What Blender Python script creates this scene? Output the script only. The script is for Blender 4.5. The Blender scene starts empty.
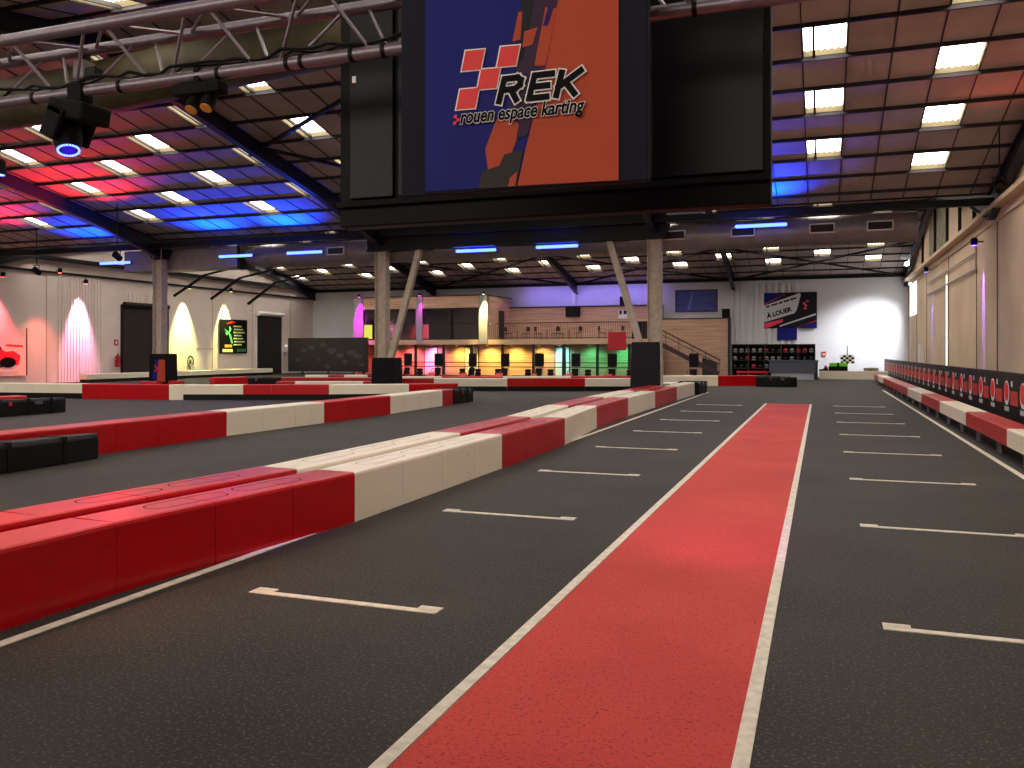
import bpy, math, random
from mathutils import Vector, Matrix
random.seed(7)
C = bpy.context.scene.collection
PI = math.pi
# ---------------------------------------------------------------- camera model
F = 850.0; EYE = 1.7; CX = 512.0; HY = 352.0
YAW = math.atan(309 / F); CA, SA = math.cos(YAW), math.sin(YAW)
def ray(px, py):
    r = (px - CX) / F
    return Vector((-SA + r * CA, CA + r * SA, (HY - py) / F))
def atZ(px, py, z=0.0):
    d = ray(px, py); t = (z - EYE) / d.z; return Vector((d.x * t, d.y * t, z))
def atY(px, py, Y):
    d = ray(px, py); t = Y / d.y; return Vector((d.x * t, Y, EYE + d.z * t))
def atX(px, py, X):
    d = ray(px, py); t = X / d.x; return Vector((X, d.y * t, EYE + d.z * t))
# ---------------------------------------------------------------- helpers
class MB:
    def __init__(s): s.v = []; s.f = []; s.sm = False
    def add(s, vs, fs):
        n = len(s.v); s.v += [Vector(v) for v in vs]; s.f += [tuple(i + n for i in f) for f in fs]; return s
    def box(s, x0, x1, y0, y1, z0, z1, M=None):
        vs = [Vector((x, y, z)) for x in (x0, x1) for y in (y0, y1) for z in (z0, z1)]
        if M is not None: vs = [M @ v for v in vs]
        return s.add(vs, [(0, 1, 3, 2), (4, 6, 7, 5), (0, 4, 5, 1), (2, 3, 7, 6), (0, 2, 6, 4), (1, 5, 7, 3)])
    def beam(s, a, b, w, h, up=(0, 0, 1)):
        a = Vector(a); b = Vector(b); d = (b - a); L = d.length; d.normalize(); up = Vector(up)
        if abs(d.dot(up)) > .99: up = Vector((0, 1, 0))
        x = d.cross(up).normalized(); u = x.cross(d).normalized()
        vs = [p + x * (sx * w / 2) + u * (sz * h / 2) for p in (a, b) for sx in (-1, 1) for sz in (-1, 1)]
        return s.add(vs, [(0, 1, 3, 2), (4, 6, 7, 5), (0, 4, 5, 1), (2, 3, 7, 6), (0, 2, 6, 4), (1, 5, 7, 3)])
    def tube(s, pts, r, n=8, cap=True):
        pts = [Vector(p) for p in pts]; rs = r if isinstance(r, (list, tuple)) else [r] * len(pts)
        base = len(s.v); ref = None
        for i, p in enumerate(pts):
            d = (pts[min(i + 1, len(pts) - 1)] - pts[max(i - 1, 0)]).normalized()
            if ref is None: ref = Vector((0, 0, 1)) if abs(d.z) < .9 else Vector((1, 0, 0))
            x = d.cross(ref).normalized(); u = x.cross(d).normalized(); ref = u
            for k in range(n):
                a = 2 * PI * k / n; s.v.append(p + (x * math.cos(a) + u * math.sin(a)) * rs[i])
        for i in range(len(pts) - 1):
            for k in range(n):
                a = base + i * n + k; b = base + i * n + (k + 1) % n; s.f.append((a, b, b + n, a + n))
        if cap:
            s.f.append(tuple(base + k for k in range(n))[::-1]); e = base + (len(pts) - 1) * n
            s.f.append(tuple(e + k for k in range(n)))
        s.sm = True; return s
    def lathe(s, prof, c=(0, 0, 0), n=20, M=None):
        base = len(s.v); c = Vector(c)
        for r, z in prof:
            for k in range(n):
                a = 2 * PI * k / n; v = Vector((r * math.cos(a), r * math.sin(a), z))
                if M is not None: v = M @ v
                s.v.append(v + c)
        m = len(prof)
        for i in range(m - 1):
            for k in range(n):
                a = base + i * n + k; b = base + i * n + (k + 1) % n; s.f.append((a, b, b + n, a + n))
        s.f.append(tuple(base + k for k in range(n))[::-1]); s.f.append(tuple(base + (m - 1) * n + k for k in range(n)))
        s.sm = True; return s
    def prism(s, pts, off):           # closed 3-D polygon pushed along off
        pts = [Vector(p) for p in pts]; off = Vector(off); n = len(pts)
        return s.add(pts + [p + off for p in pts], [tuple(range(n))[::-1], tuple(range(n, 2 * n))] +
                     [(i, (i + 1) % n, (i + 1) % n + n, i + n) for i in range(n)])
    def build(s, name, m, parent=None, bevel=0, seg=2, fix=True):
        me = bpy.data.meshes.new(name); me.from_pydata([tuple(v) for v in s.v], [], s.f)
        if fix:
            import bmesh
            bm = bmesh.new(); bm.from_mesh(me); bmesh.ops.recalc_face_normals(bm, faces=bm.faces); bm.to_mesh(me); bm.free()
        me.update()
        if m: me.materials.append(m)
        o = bpy.data.objects.new(name, me); C.objects.link(o)
        if parent is not None: o.parent = parent
        if s.sm:
            me.shade_smooth() if hasattr(me, 'shade_smooth') else None
            try: me.set_sharp_from_angle(angle=math.radians(40))
            except Exception: pass
        if bevel:
            b = o.modifiers.new('bevel', 'BEVEL'); b.width = bevel; b.segments = seg; b.limit_method = 'ANGLE'
        return o
def empty(name, loc=(0, 0, 0), rz=0):
    o = bpy.data.objects.new(name, None); C.objects.link(o); o.location = loc; o.rotation_euler = (0, 0, rz)
    o.empty_display_size = .1; return o
def tag(o, label, cat, group=None, kind=None):
    o['label'] = label; o['category'] = cat
    if group: o['group'] = group
    if kind: o['kind'] = kind
    return o
def struct(o): o['kind'] = 'structure'; return o
def copy_tree(o, parent=None):
    c = o.copy(); C.objects.link(c)
    if parent is not None: c.parent = parent
    for ch in list(o.children): copy_tree(ch, c)
    return c
ORD = ['first', 'second', 'third', 'fourth', 'fifth', 'sixth', 'seventh', 'eighth', 'ninth', 'tenth', 'eleventh', 'twelfth']
# ---------------------------------------------------------------- materials
def srgb(c):
    return tuple(((x / 255) / 12.92 if x / 255 <= .04045 else ((x / 255 + .055) / 1.055) ** 2.4) for x in c) + (1,)
def mat(name, col, rough=.6, metal=0, noise=0, nscale=8, bump=0, bscale=60, emis=None, estr=0, coat=0, dark=None, spec=.5, ns_detail=4):
    m = bpy.data.materials.new(name); m.use_nodes = True; nt = m.node_tree; b = nt.nodes['Principled BSDF']
    b.inputs['Base Color'].default_value = srgb(col); b.inputs['Roughness'].default_value = rough
    b.inputs['Metallic'].default_value = metal; b.inputs['Coat Weight'].default_value = coat
    b.inputs['Specular IOR Level'].default_value = spec
    tc = nt.nodes.new('ShaderNodeTexCoord')
    if noise:
        n = nt.nodes.new('ShaderNodeTexNoise'); n.inputs['Scale'].default_value = nscale; n.inputs['Detail'].default_value = ns_detail
        nt.links.new(tc.outputs['Object'], n.inputs['Vector'])
        r = nt.nodes.new('ShaderNodeValToRGB'); r.color_ramp.elements[0].position = .35; r.color_ramp.elements[1].position = .65
        d = dark if dark else tuple(c * (1 - noise) for c in col)
        r.color_ramp.elements[0].color = srgb(d); r.color_ramp.elements[1].color = srgb(col)
        nt.links.new(n.outputs['Fac'], r.inputs['Fac']); nt.links.new(r.outputs['Color'], b.inputs['Base Color'])
    if bump:
        n2 = nt.nodes.new('ShaderNodeTexNoise'); n2.inputs['Scale'].default_value = bscale; n2.inputs['Detail'].default_value = 3
        nt.links.new(tc.outputs['Object'], n2.inputs['Vector'])
        bp = nt.nodes.new('ShaderNodeBump'); bp.inputs['Strength'].default_value = bump; bp.inputs['Distance'].default_value = .01
        nt.links.new(n2.outputs['Fac'], bp.inputs['Height']); nt.links.new(bp.outputs['Normal'], b.inputs['Normal'])
    if emis:
        b.inputs['Emission Color'].default_value = tuple(emis) + (1,); b.inputs['Emission Strength'].default_value = estr
    return m
def floor_mat(name, c1, c2, c3, rough=.7, speck=90):
    m = bpy.data.materials.new(name); m.use_nodes = True; nt = m.node_tree; b = nt.nodes['Principled BSDF']
    tc = nt.nodes.new('ShaderNodeTexCoord')
    def noise(sc, det=5):
        n = nt.nodes.new('ShaderNodeTexNoise'); n.inputs['Scale'].default_value = sc; n.inputs['Detail'].default_value = det
        nt.links.new(tc.outputs['Object'], n.inputs['Vector']); return n
    big = noise(.7); fine = noise(speck, 2)
    r = nt.nodes.new('ShaderNodeValToRGB'); r.color_ramp.elements[0].color = srgb(c1); r.color_ramp.elements[1].color = srgb(c2)
    r.color_ramp.elements[0].position = .35; r.color_ramp.elements[1].position = .68
    nt.links.new(big.outputs['Fac'], r.inputs['Fac'])
    r2 = nt.nodes.new('ShaderNodeValToRGB'); r2.color_ramp.elements[0].position = .55; r2.color_ramp.elements[1].position = .72
    r2.color_ramp.elements[0].color = (0, 0, 0, 1); r2.color_ramp.elements[1].color = (1, 1, 1, 1)
    nt.links.new(fine.outputs['Fac'], r2.inputs['Fac'])
    mx = nt.nodes.new('ShaderNodeMix'); mx.data_type = 'RGBA'
    nt.links.new(r2.outputs['Color'], mx.inputs['Factor']); nt.links.new(r.outputs['Color'], mx.inputs['A'])
    mx.inputs['B'].default_value = srgb(c3); nt.links.new(mx.outputs['Result'], b.inputs['Base Color'])
    bp = nt.nodes.new('ShaderNodeBump'); bp.inputs['Strength'].default_value = .5; bp.inputs['Distance'].default_value = .004
    nt.links.new(fine.outputs['Fac'], bp.inputs['Height']); nt.links.new(bp.outputs['Normal'], b.inputs['Normal'])
    b.inputs['Roughness'].default_value = rough; b.inputs['Specular IOR Level'].default_value = .3
    return m
def barrier_mat(name, col, dark, lo, hi, rough):
    m = bpy.data.materials.new(name); m.use_nodes = True; nt = m.node_tree; b = nt.nodes['Principled BSDF']
    tc = nt.nodes.new('ShaderNodeTexCoord'); mp = nt.nodes.new('ShaderNodeMapping'); mp.inputs['Scale'].default_value = (1.3, 1.3, 7)
    nt.links.new(tc.outputs['Object'], mp.inputs['Vector'])
    n = nt.nodes.new('ShaderNodeTexNoise'); n.inputs['Scale'].default_value = 2.2; n.inputs['Detail'].default_value = 7; n.inputs['Roughness'].default_value = .65
    nt.links.new(mp.outputs['Vector'], n.inputs['Vector'])
    r = nt.nodes.new('ShaderNodeValToRGB'); r.color_ramp.elements[0].position = lo; r.color_ramp.elements[1].position = hi
    r.color_ramp.elements[0].color = srgb(col); r.color_ramp.elements[1].color = srgb(dark)
    nt.links.new(n.outputs['Fac'], r.inputs['Fac']); nt.links.new(r.outputs['Color'], b.inputs['Base Color'])
    b.inputs['Roughness'].default_value = rough; b.inputs['Specular IOR Level'].default_value = .35
    return m
def wood_mat(name, c1, c2):
    m = bpy.data.materials.new(name); m.use_nodes = True; nt = m.node_tree; b = nt.nodes['Principled BSDF']
    tc = nt.nodes.new('ShaderNodeTexCoord'); mp = nt.nodes.new('ShaderNodeMapping'); mp.inputs['Scale'].default_value = (.25, .25, 5)
    nt.links.new(tc.outputs['Object'], mp.inputs['Vector'])
    n = nt.nodes.new('ShaderNodeTexNoise'); n.inputs['Scale'].default_value = 2; n.inputs['Detail'].default_value = 5
    nt.links.new(mp.outputs['Vector'], n.inputs['Vector'])
    r = nt.nodes.new('ShaderNodeValToRGB'); r.color_ramp.elements[0].position = .35; r.color_ramp.elements[1].position = .65
    r.color_ramp.elements[0].color = srgb(c1); r.color_ramp.elements[1].color = srgb(c2)
    nt.links.new(n.outputs['Fac'], r.inputs['Fac']); nt.links.new(r.outputs['Color'], b.inputs['Base Color'])
    b.inputs['Roughness'].default_value = .6; return m
M = {}
M['floor'] = floor_mat('asphalt', (34, 30, 27), (48, 43, 38), (92, 84, 76), .7, 55)
M['carpet'] = floor_mat('red_paint', (188, 58, 52), (204, 70, 62), (140, 34, 34), .75, 55)
M['line'] = mat('line_paint', (232, 222, 205), .6, noise=.12, nscale=14)
M['red'] = barrier_mat('red_plastic', (182, 3, 18), (158, 6, 18), .5, .8, .3)
M['white'] = barrier_mat('white_plastic', (236, 226, 206), (150, 138, 122), .6, .82, .4)
M['groove'] = mat('groove', (44, 10, 16), .8, spec=.1)
M['rubber'] = mat('rubber', (13, 12, 14), .55, spec=.2, bump=.3, bscale=25)
M['rubber2'] = mat('dark_tarpaulin', (14, 15, 24), .5, spec=.2, bump=.3, bscale=6)
M['black'] = mat('black_fabric', (17, 16, 18), .5, spec=.2)
M['blackpad'] = mat('black_matt', (15, 15, 17), .8, spec=.2)
M['navy'] = mat('navy_fabric', (18, 19, 36), .7, spec=.2)
M['housing'] = mat('dark_housing', (14, 13, 17), .6, spec=.15)
M['screen'] = mat('dark_screen', (15, 15, 18), .4, spec=.2)
M['wall'] = mat('painted_wall', (230, 215, 208), .75, noise=.05, nscale=.6)
M['wallr'] = mat('beige_wall', (232, 204, 174), .7, noise=.08, nscale=.5)
M['wallw'] = mat('white_wall', (220, 220, 228), .7, noise=.03, nscale=.8)
M['ceil'] = mat('ceiling_tile', (188, 174, 170), .8, noise=.1, nscale=.9)
M['purlin'] = mat('purlin', (38, 32, 36), .7)
M['well'] = mat('skylight_well', (84, 72, 44), .8)
M['pane'] = mat('skylight_pane', (250, 245, 235), .5, emis=(1, .94, .84), estr=12.0)
M['steel'] = mat('blue_steel', (24, 26, 46), .5, noise=.15, nscale=3)
M['dark_steel'] = mat('dark_steel', (20, 18, 22), .5, spec=.2)
M['column'] = mat('column_paint', (196, 182, 162), .55, noise=.12, nscale=4)
M['duct'] = mat('galvanised_duct', (150, 140, 142), .45, .35, noise=.1, nscale=2)
M['fabric_duct'] = mat('ochre_duct', (86, 76, 50), .7, noise=.2, nscale=2)
M['alu'] = mat('aluminium', (142, 132, 140), .42, .6, noise=.06, nscale=30)
M['cable'] = mat('cable', (14, 14, 15), .5, spec=.2)
M['wood'] = wood_mat('light_wood', (184, 144, 120), (212, 174, 150))
M['woodd'] = wood_mat('light_wood_soffit', (196, 160, 132), (214, 180, 150))
M['cap'] = mat('dark_trim', (60, 30, 42), .5)
M['glass'] = mat('dark_glass', (26, 26, 34), .06, spec=.8)
M['frame'] = mat('dark_frame', (24, 20, 24), .5)
M['white_paint'] = mat('white_paint', (235, 232, 230), .5)
M['print_blue'] = mat('print_blue', (26, 30, 118), .5, spec=.12)
M['print_orange'] = mat('print_orange', (186, 72, 38), .5, spec=.2)
M['print_dark'] = mat('print_dark', (14, 13, 22), .5, spec=.2)
M['print_violet'] = mat('print_violet', (60, 36, 66), .5, spec=.15)
M['print_olive'] = mat('print_olive', (50, 48, 44), .5, spec=.15)
M['print_red'] = mat('print_red', (236, 14, 16), .5)
M['print_white'] = mat('print_white', (240, 236, 236), .4)
M['print_black'] = mat('print_black', (8, 8, 10), .6, spec=.1)
M['print_pink'] = mat('print_pink', (232, 40, 90), .4)
M['print_grey'] = mat('print_grey', (196, 196, 206), .4)
M['green'] = mat('lime_plastic', (120, 225, 30), .4)
M['print_green'] = mat('print_green', (60, 200, 90), .4)
M['shutter'] = mat('black_shutter', (26, 21, 23), .5)
M['redsign'] = mat('red_board', (178, 16, 40), .5)
M['slate'] = mat('slate_counter', (70, 76, 92), .45)
M['translucent'] = mat('yellow_sheet', (150, 140, 96), .5, noise=.3, nscale=3)
def emi(name, col, s):
    return mat(name, (10, 10, 10), .4, emis=col, estr=s)
M['blue_led'] = emi('blue_led', (.06, .12, 1.0), 7)
M['ring_led'] = emi('ring_led', (.12, .2, 1.0), 5)
M['slit'] = emi('daylight_gap', (1, .97, .92), 3.0)
M['star'] = emi('lamp_lens', (.85, .93, 1), 22)
M['mag_led'] = emi('magenta_led', (1, .05, .9), 14)
M['yel_led'] = emi('yellow_led', (1, .85, .4), 14)
M['lens'] = mat('amber_lens', (190, 165, 70), .15, coat=.5)
# ---------------------------------------------------------------- building numbers
XL, XR = -40.0, 5.4
Y_FRONT, Y_V0, Y_R1, Y_V1, Y_R2, Y_BACK = -9.0, 1.4, 16.3, 31.3, 46.25, 61.2
ZV, SL = 6.89, .197
ZR = ZV + SL * (Y_V1 - Y_R1)
def roof_z(y):
    if y < Y_V0: return ZV + SL * (Y_V0 - y)
    if y < Y_R1: return ZV + SL * (y - Y_V0)
    if y < Y_V1: return ZV + SL * (Y_V1 - y)
    if y < Y_R2: return ZV + SL * (y - Y_V1)
    return ZV + SL * (Y_R2 - Y_V1) - SL * (y - Y_R2)
ZE = roof_z(Y_BACK)
PROF = [Y_FRONT, Y_V0, Y_R1, Y_V1, Y_R2, Y_BACK]
# ---------------------------------------------------------------- floor and its paint
fl = struct(MB().box(XL - .3, XR + .3, Y_FRONT - .3, Y_BACK + .3, -.2, 0).build('floor', M['floor']))
def paint(name, m, x0, x1, y0, y1, z=.004, parent=fl): return MB().box(x0, x1, y0, y1, -.002, z).build(name, m, parent)
paint('red_start_lane', M['carpet'], -1.66, -.34, -4, 29.2, .004)
def strip(name, x, w, y0, y1, zz=.007): return paint(name, M['line'], x - w / 2, x + w / 2, y0, y1, zz)
strip('white_line', -1.70, .07, -4, 29.2); strip('white_line', -.31, .07, -4, 29.2)
strip('white_line', -4.48, .08, -4, 36.5); strip('white_line', 2.58, .08, -4, 41)
for i in range(10):
    for side in (0, 1):
        y = (5.04 if side == 0 else 5.70) + i * 3.262
        if side == 0 and i > 7: continue
        if side == 1 and i > 7: continue
        x0, x1 = ((-3.80, -2.35) if side == 0 else (.36, 1.86))
        b = MB().box(x0, x1, y - .032, y + .032, -.002, .006)
        b.box(x0, x0 + .16, y + .02, y + .10, -.002, .006); b.box(x1 - .16, x1, y + .02, y + .10, -.002, .006)
        b.build('grid_mark', M['line'], fl)
# ---------------------------------------------------------------- ceiling
PIT = 1.473
slopes = []   # (ylow, yhigh, first purlin y, direction, skylight rows)
def grid_x():
    xs = [XL]; x = -.42 - 1.0 * math.floor((-.42 - XL) / 1.0)
    while x < XR: xs.append(x); x += 1.0
    xs.append(XR); return xs
GX = grid_x()
def rows(ya, yb, anchor):
    ys = [ya]; n = math.ceil((ya - anchor) / PIT + 1e-6)
    while anchor + n * PIT < yb - .02:
        if anchor + n * PIT > ya + .02: ys.append(anchor + n * PIT)
        n += 1
    ys.append(yb); return ys
slopedef = [(Y_FRONT, Y_V0, Y_V0 - .8), (Y_V0, Y_R1, 2 * Y_R1 - 20.2), (Y_R1, Y_V1, 20.2), (Y_V1, Y_R2, 2 * Y_V1 - 30.5), (Y_R2, Y_BACK, Y_BACK - 2.86)]
ceil_mb = MB(); pur = MB(); tb = MB()
sky = []
for si, (ya, yb, anc) in enumerate(slopedef):
    ys = rows(ya, yb, anc); eps = 1e-4
    za = roof_z(ya + eps); zb = roof_z(yb - eps)
    zz = lambda y: za + (zb - za) * (y - ya) / (yb - ya)
    for j in range(len(ys) - 1):
        y0, y1 = ys[j], ys[j + 1]
        k = round((y0 - anc) / PIT)
        for i in range(len(GX) - 1):
            x0, x1 = GX[i], GX[i + 1]
            full = abs(y1 - y0 - PIT) < .02 and abs(x1 - x0 - 1) < .02
            col = round((x0 + .42))
            edge = (j in (0, len(ys) - 2)) or (si == 2 and y0 > 29) or (si == 4 and y0 > Y_BACK - 3)
            if full and not edge and col % 3 == 0 and ((col // 3) + k) % 2 == 0:
                sky.append((x0, x1, y0, y1, zz(y0), zz(y1), si)); continue
            ceil_mb.add([(x0, y0, zz(y0)), (x1, y0, zz(y0)), (x1, y1, zz(y1)), (x0, y1, zz(y1))], [(0, 1, 2, 3)])
    for y in ys[1:-1]: pur.beam((XL, y, zz(y) - .04), (XR, y, zz(y) - .04), .07, .10)
    for x in GX[1:-1]: tb.beam((x, ya, za - .01), (x, yb, zb - .01), .03, .03)
ceil = struct(ceil_mb.build('ceiling', M['ceil'], fix=False))
pur.build('purlins', M['purlin'], ceil); tb.build('tile_joints', M['purlin'], ceil)
# skylights (windows in the ceiling)
w0 = MB(); L = math.hypot(PIT, SL * PIT); hx, hy = .5, L / 2
for a in ((-hx, -hx + .03, -hy, hy), (hx - .03, hx, -hy, hy), (-hx, hx, -hy, -hy + .05), (-hx, hx, hy - .05, hy)):
    w0.box(a[0], a[1], a[2], a[3], 0, .19)
p0 = MB(); nseg = 36; pts = []
for i in range(nseg + 1):
    x = -hx + .03 + (2 * hx - .06) * i / nseg; pts.append((x, .16 + .022 * math.cos(i * PI / 3)))
for i in range(nseg):
    (xa, z1), (xb, z2) = pts[i], pts[i + 1]
    p0.add([(xa, -hy + .05, z1), (xb, -hy + .05, z2), (xb, hy - .05, z2), (xa, hy - .05, z1)], [(0, 3, 2, 1)])
wproto = w0.build('window_1', M['well']); pp = p0.build('pane', M['pane'], wproto, fix=False); struct(wproto)
bar = MB().box(-.27, -.21, -hy, hy, -.03, .05).build('glazing_bar', M['purlin'], wproto)
cnt = 0
for (x0, x1, y0, y1, z0, z1, si) in sky:
    if si == 0: continue
    cnt += 1
    w = wproto if cnt == 1 else copy_tree(wproto)
    if x0 > 2 and cnt > 1:
        for ch_ in list(w.children):
            if ch_.name.startswith('glazing_bar'): bpy.data.objects.remove(ch_)
    w.name = 'window_%d' % cnt
    w.location = ((x0 + x1) / 2, (y0 + y1) / 2, (z0 + z1) / 2); w.rotation_euler = (math.atan2(z1 - z0, y1 - y0), 0, 0)
NSKY = cnt
# ---------------------------------------------------------------- walls
def side_wall(name, x, t, m, holes=None):
    pts = [(x, Y_FRONT, 0)] + [(x, Y_BACK, 0)] + [(x, y, roof_z(y)) for y in reversed(PROF)]
    return struct(MB().prism(pts, (t, 0, 0)).build(name, m))
wl = side_wall('wall_left', XL, -.25, M['wall'])
wr = side_wall('wall_right', XR, .25, M['wallr'])
wb = struct(MB().box(XL - .25, XR + .25, Y_BACK, Y_BACK + .25, 0, ZE).build('wall_back', M['wallw']))
wf = struct(MB().box(XL - .25, XR + .25, Y_FRONT - .25, Y_FRONT, 0, roof_z(Y_FRONT + .001)).build('wall_front', M['wallr']))
# corrugated sheet on the back wall
b = MB(); x = atY(729, 320, 61.2).x; xe = atY(800, 320, 61.2).x
while x < xe:
    b.prism([(x, 61.2, 0), (x + .03, 61.06, 0), (x + .27, 61.06, 0), (x + .30, 61.2, 0)], (0, 0, 6.4)); x += .43
b.build('corrugated_sheet', M['wallw'], wb)
# wall-left ribs, joints
b = MB()
for y in [atX(px, 330, XL).y for px in range(58, 101, 3)]: b.box(XL, XL + .05, y, y + .16, 0, 6.0)
for px in range(124, 160, 4):
    y = atX(px, 300, XL).y; b.box(XL, XL + .05, y, y + .2, 4.7, 5.3)
b.build('wall_ribs', M['wall'], wl)
b = MB()
for px in (46, 212, 252, 290): y = atX(px, 330, XL).y; b.box(XL, XL + .015, y, y + .05, 0, 5.9)
b.box(XL, XL + .02, 28, 33, 1.9, 1.94); b.box(XL, XL + .02, atX(196, 330, XL).y, atX(214, 330, XL).y, 1.9, 1.94)
b.build('wall_joint', mat('wall_joint', (170, 150, 135), .8), wl)
# eave rail along left wall and box gutter above
b = MB().box(XL, XL + .12, 20, Y_BACK, 6.05, 6.17); b.box(XL, XL + .35, 20, Y_BACK, 6.75, 6.95)
b.build('eave_rail', M['dark_steel'], wl)
MB().box(XL, XL + .5, 24, Y_V1, 6.25, 6.7).build('eave_box', M['wall'], wl)
# right wall details
b = MB()
for px, py in ((998, 300), (977, 340), (949, 300), (927, 300), (917, 300), (909, 300)):
    y = atX(px, py, XR).y; b.box(XR - .02, XR, y, y + .07 if px < 990 else y + .12, 0, 6.1)
b.build('wall_joint', mat('right_joint', (110, 88, 76), .8), wr)
led = MB().box(XR - .35, XR, 2, Y_BACK, 6.25, 6.4); led.box(XR - .06, XR, 2, Y_BACK, 5.95, 6.25)
led.build('wall_ledge', M['wallr'], wr)
b = MB()
for (pa, pb) in ((930, 936), (937.5, 946.5)):
    ya, yb = atX(pb, 240, XR).y, atX(pa, 240, XR).y
    n = int((yb - ya) / .3)
    for i in range(n):
        y = ya + (yb - ya) * i / n; b.box(XR - .05, XR, y, y + .2, 6.5, min(roof_z(y), roof_z(y + .3)) - .1)
b.build('translucent_sheet', M['translucent'], wr)
b = MB()
for y in (31.2, 35.5, 39, 42.7, 47, 52.5): b.beam((XR - .06, y, 6.3), (XR - .06, y, roof_z(y)), .12, .12)
b.build('wall_post', M['dark_steel'], wr)
y = atX(947, 330, XR).y
MB().box(XR - .03, XR - .01, y - .05, y + .08, 0, 5.2).build('door_gap', M['slit'], wr)
y0, y1 = atX(917, 300, XR).y, atX(910.5, 300, XR).y
struct(MB().box(XR - .03, XR - .01, y0, y1, 4.0, 6.2).build('window_%d' % (NSKY + 1), M['slit']))
# ---------------------------------------------------------------- steelwork
COLX = [-28.65, -17.1, -5.76]
def rafter(x, ya, yb, hv, m, label):
    """I-beam under the roof from ridge to valley, haunched at the low end."""
    root = empty('roof_rafter', (x, (ya + yb) / 2, roof_z((ya + yb) / 2)))
    def dep(y, low): return .42 + (.35 * max(0, 1 - abs(y - low) / 4.5))
    low = ya if roof_z(ya + .01) < roof_z(yb - .01) else yb
    n = 12; web = MB(); fl_ = MB(); e = .001
    P = []
    for i in range(n + 1):
        y = ya + (yb - ya) * i / n; yy = min(max(y, ya + e), yb - e); P.append((y, roof_z(yy) - .10, roof_z(yy) - .10 - dep(y, low)))
    inv = Matrix.Translation(-root.location)
    for i in range(n):
        (y0, t0, b0), (y1, t1, b1) = P[i], P[i + 1]
        web.prism([(x - .02, y0, b0), (x - .02, y1, b1), (x - .02, y1, t1), (x - .02, y0, t0)], (.04, 0, 0))
        fl_.prism([(x - .12, y0, b0), (x - .12, y1, b1), (x - .12, y1, b1 - .03), (x - .12, y0, b0 - .03)], (.24, 0, 0))
        fl_.prism([(x - .12, y0, t0), (x - .12, y1, t1), (x - .12, y1, t1 + .03), (x - .12, y0, t0 + .03)], (.24, 0, 0))
    for q in (web, fl_): q.v = [inv @ v for v in q.v]
    web.build('web', m, root); fl_.build('flange', m, root)
    return tag(root, label, 'beam', 'roof rafters')
nm = {-40: 'along the left wall', -28.65: 'above the leftmost column', -17.1: 'above the left propped column', -5.76: 'above the right propped column', 5.25: 'along the right wall'}
for x in (XL + .25, -28.65, -17.1, -5.76, 5.2):
    key = min(nm, key=lambda k: abs(k - x))
    rafter(x, Y_R1, Y_V1, 0, M['steel'], 'dark blue sloping steel rafter of the near roof, ' + nm[key])
    rafter(x, Y_V1, Y_R2, 0, M['steel'], 'dark steel rafter rising beyond the duct, ' + nm[key])
    rafter(x, Y_R2, Y_BACK, 0, M['steel'], 'dark steel rafter of the far roof bay, ' + nm[key])
    rafter(x, Y_V0, Y_R1, 0, M['steel'], 'dark steel rafter over the truss, ' + nm[key])
# valley beam, girder, bracing
tag(MB().beam((XL, 30.7, 6.5), (XR, 30.7, 6.5), .16, .24).build('valley_beam', M['dark_steel']), 'long dark steel beam crossing the hall just in front of the grey duct', 'beam')
tag(MB().beam((XL, Y_BACK - .15, ZE - .14), (XR, Y_BACK - .15, ZE - .14), .2, .22).build('eave_beam', M['dark_steel']), 'dark steel beam along the top of the back wall', 'beam')
g = empty('transfer_girder', (-11.4, 31.2, 6.3))
MB().box(-6.3, 6.1, -.12, .12, -.38, .55).build('web_panel', M['dark_steel'], g)
MB().box(-6.3, 6.1, -.2, .2, -.44, -.38).build('flange', M['dark_steel'], g)
tag(g, 'deep black girder spanning between the two propped columns below the screen', 'beam')
bcount = 0
for xa, xb in ((-28.65, -17.1), (-17.1, -5.76), (-5.76, 5.2)):
    for (a, c) in ((0, 1), (1, 0)):
        b = MB(); y0, y1 = 53.5, 60.8
        b.beam((xa if a == 0 else xb, y0, roof_z(y0) - .3), (xb if a == 0 else xa, y1, roof_z(y1) - .3), .12, .12)
        bcount += 1
        tag(b.build('roof_brace', M['dark_steel']), 'thin diagonal roof brace under the far roof, %s one of six' % ORD[bcount - 1], 'brace', 'roof braces')
def onroof(px, py):
    d = ray(px, py); t = (ZV - .3 + SL * Y_V1 - EYE) / (d.z + SL * d.y); return Vector((0, 0, EYE)) + d * t
for i, (q0, q1) in enumerate((((352, 94), (250, 155)), ((262, 148), (350, 168)))):
    tag(MB().beam(onroof(*q0), onroof(*q1), .1, .1).build('roof_brace', M['dark_steel']), 'thin diagonal brace under the near roof left of the screen, %s one' % ('steeper' if i == 0 else 'flatter'), 'brace', 'roof braces')
def column(x, label, prop=0):
    r = empty('steel_column', (x, 31.3, 0))
    b = MB(); h = 6.4
    b.box(-.23, .23, -.02, .02, 0, h); b.box(-.25, -.22, -.2, .2, 0, h); b.box(.22, .25, -.2, .2, 0, h)
    b.build('shaft', M['column'], r, .006)
    MB().box(-.35, .35, -.3, .3, 0, .03).build('base_plate', M['dark_steel'], r)
    MB().prism([(-.3, -.18, 5.95), (.3, -.18, 5.95), (.55, -.18, 6.4), (-.55, -.18, 6.4)], (0, .36, 0)).build('capital', M['dark_steel'], r)
    if prop:
        a = Vector((prop * .35, 0, 1.3)); c = Vector((prop * 1.75, 0, 6.0))
        MB().beam(a, c, .24, .22, (0, 1, 0)).build('inclined_prop', M['column'], r, .01)
    return tag(r, label, 'column')
column(-28.65, 'white painted steel column with no prop, leftmost, before the left wall')
column(-17.1, 'white steel column with inclined prop rising to the right, left black pad around its foot', 1)
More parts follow.
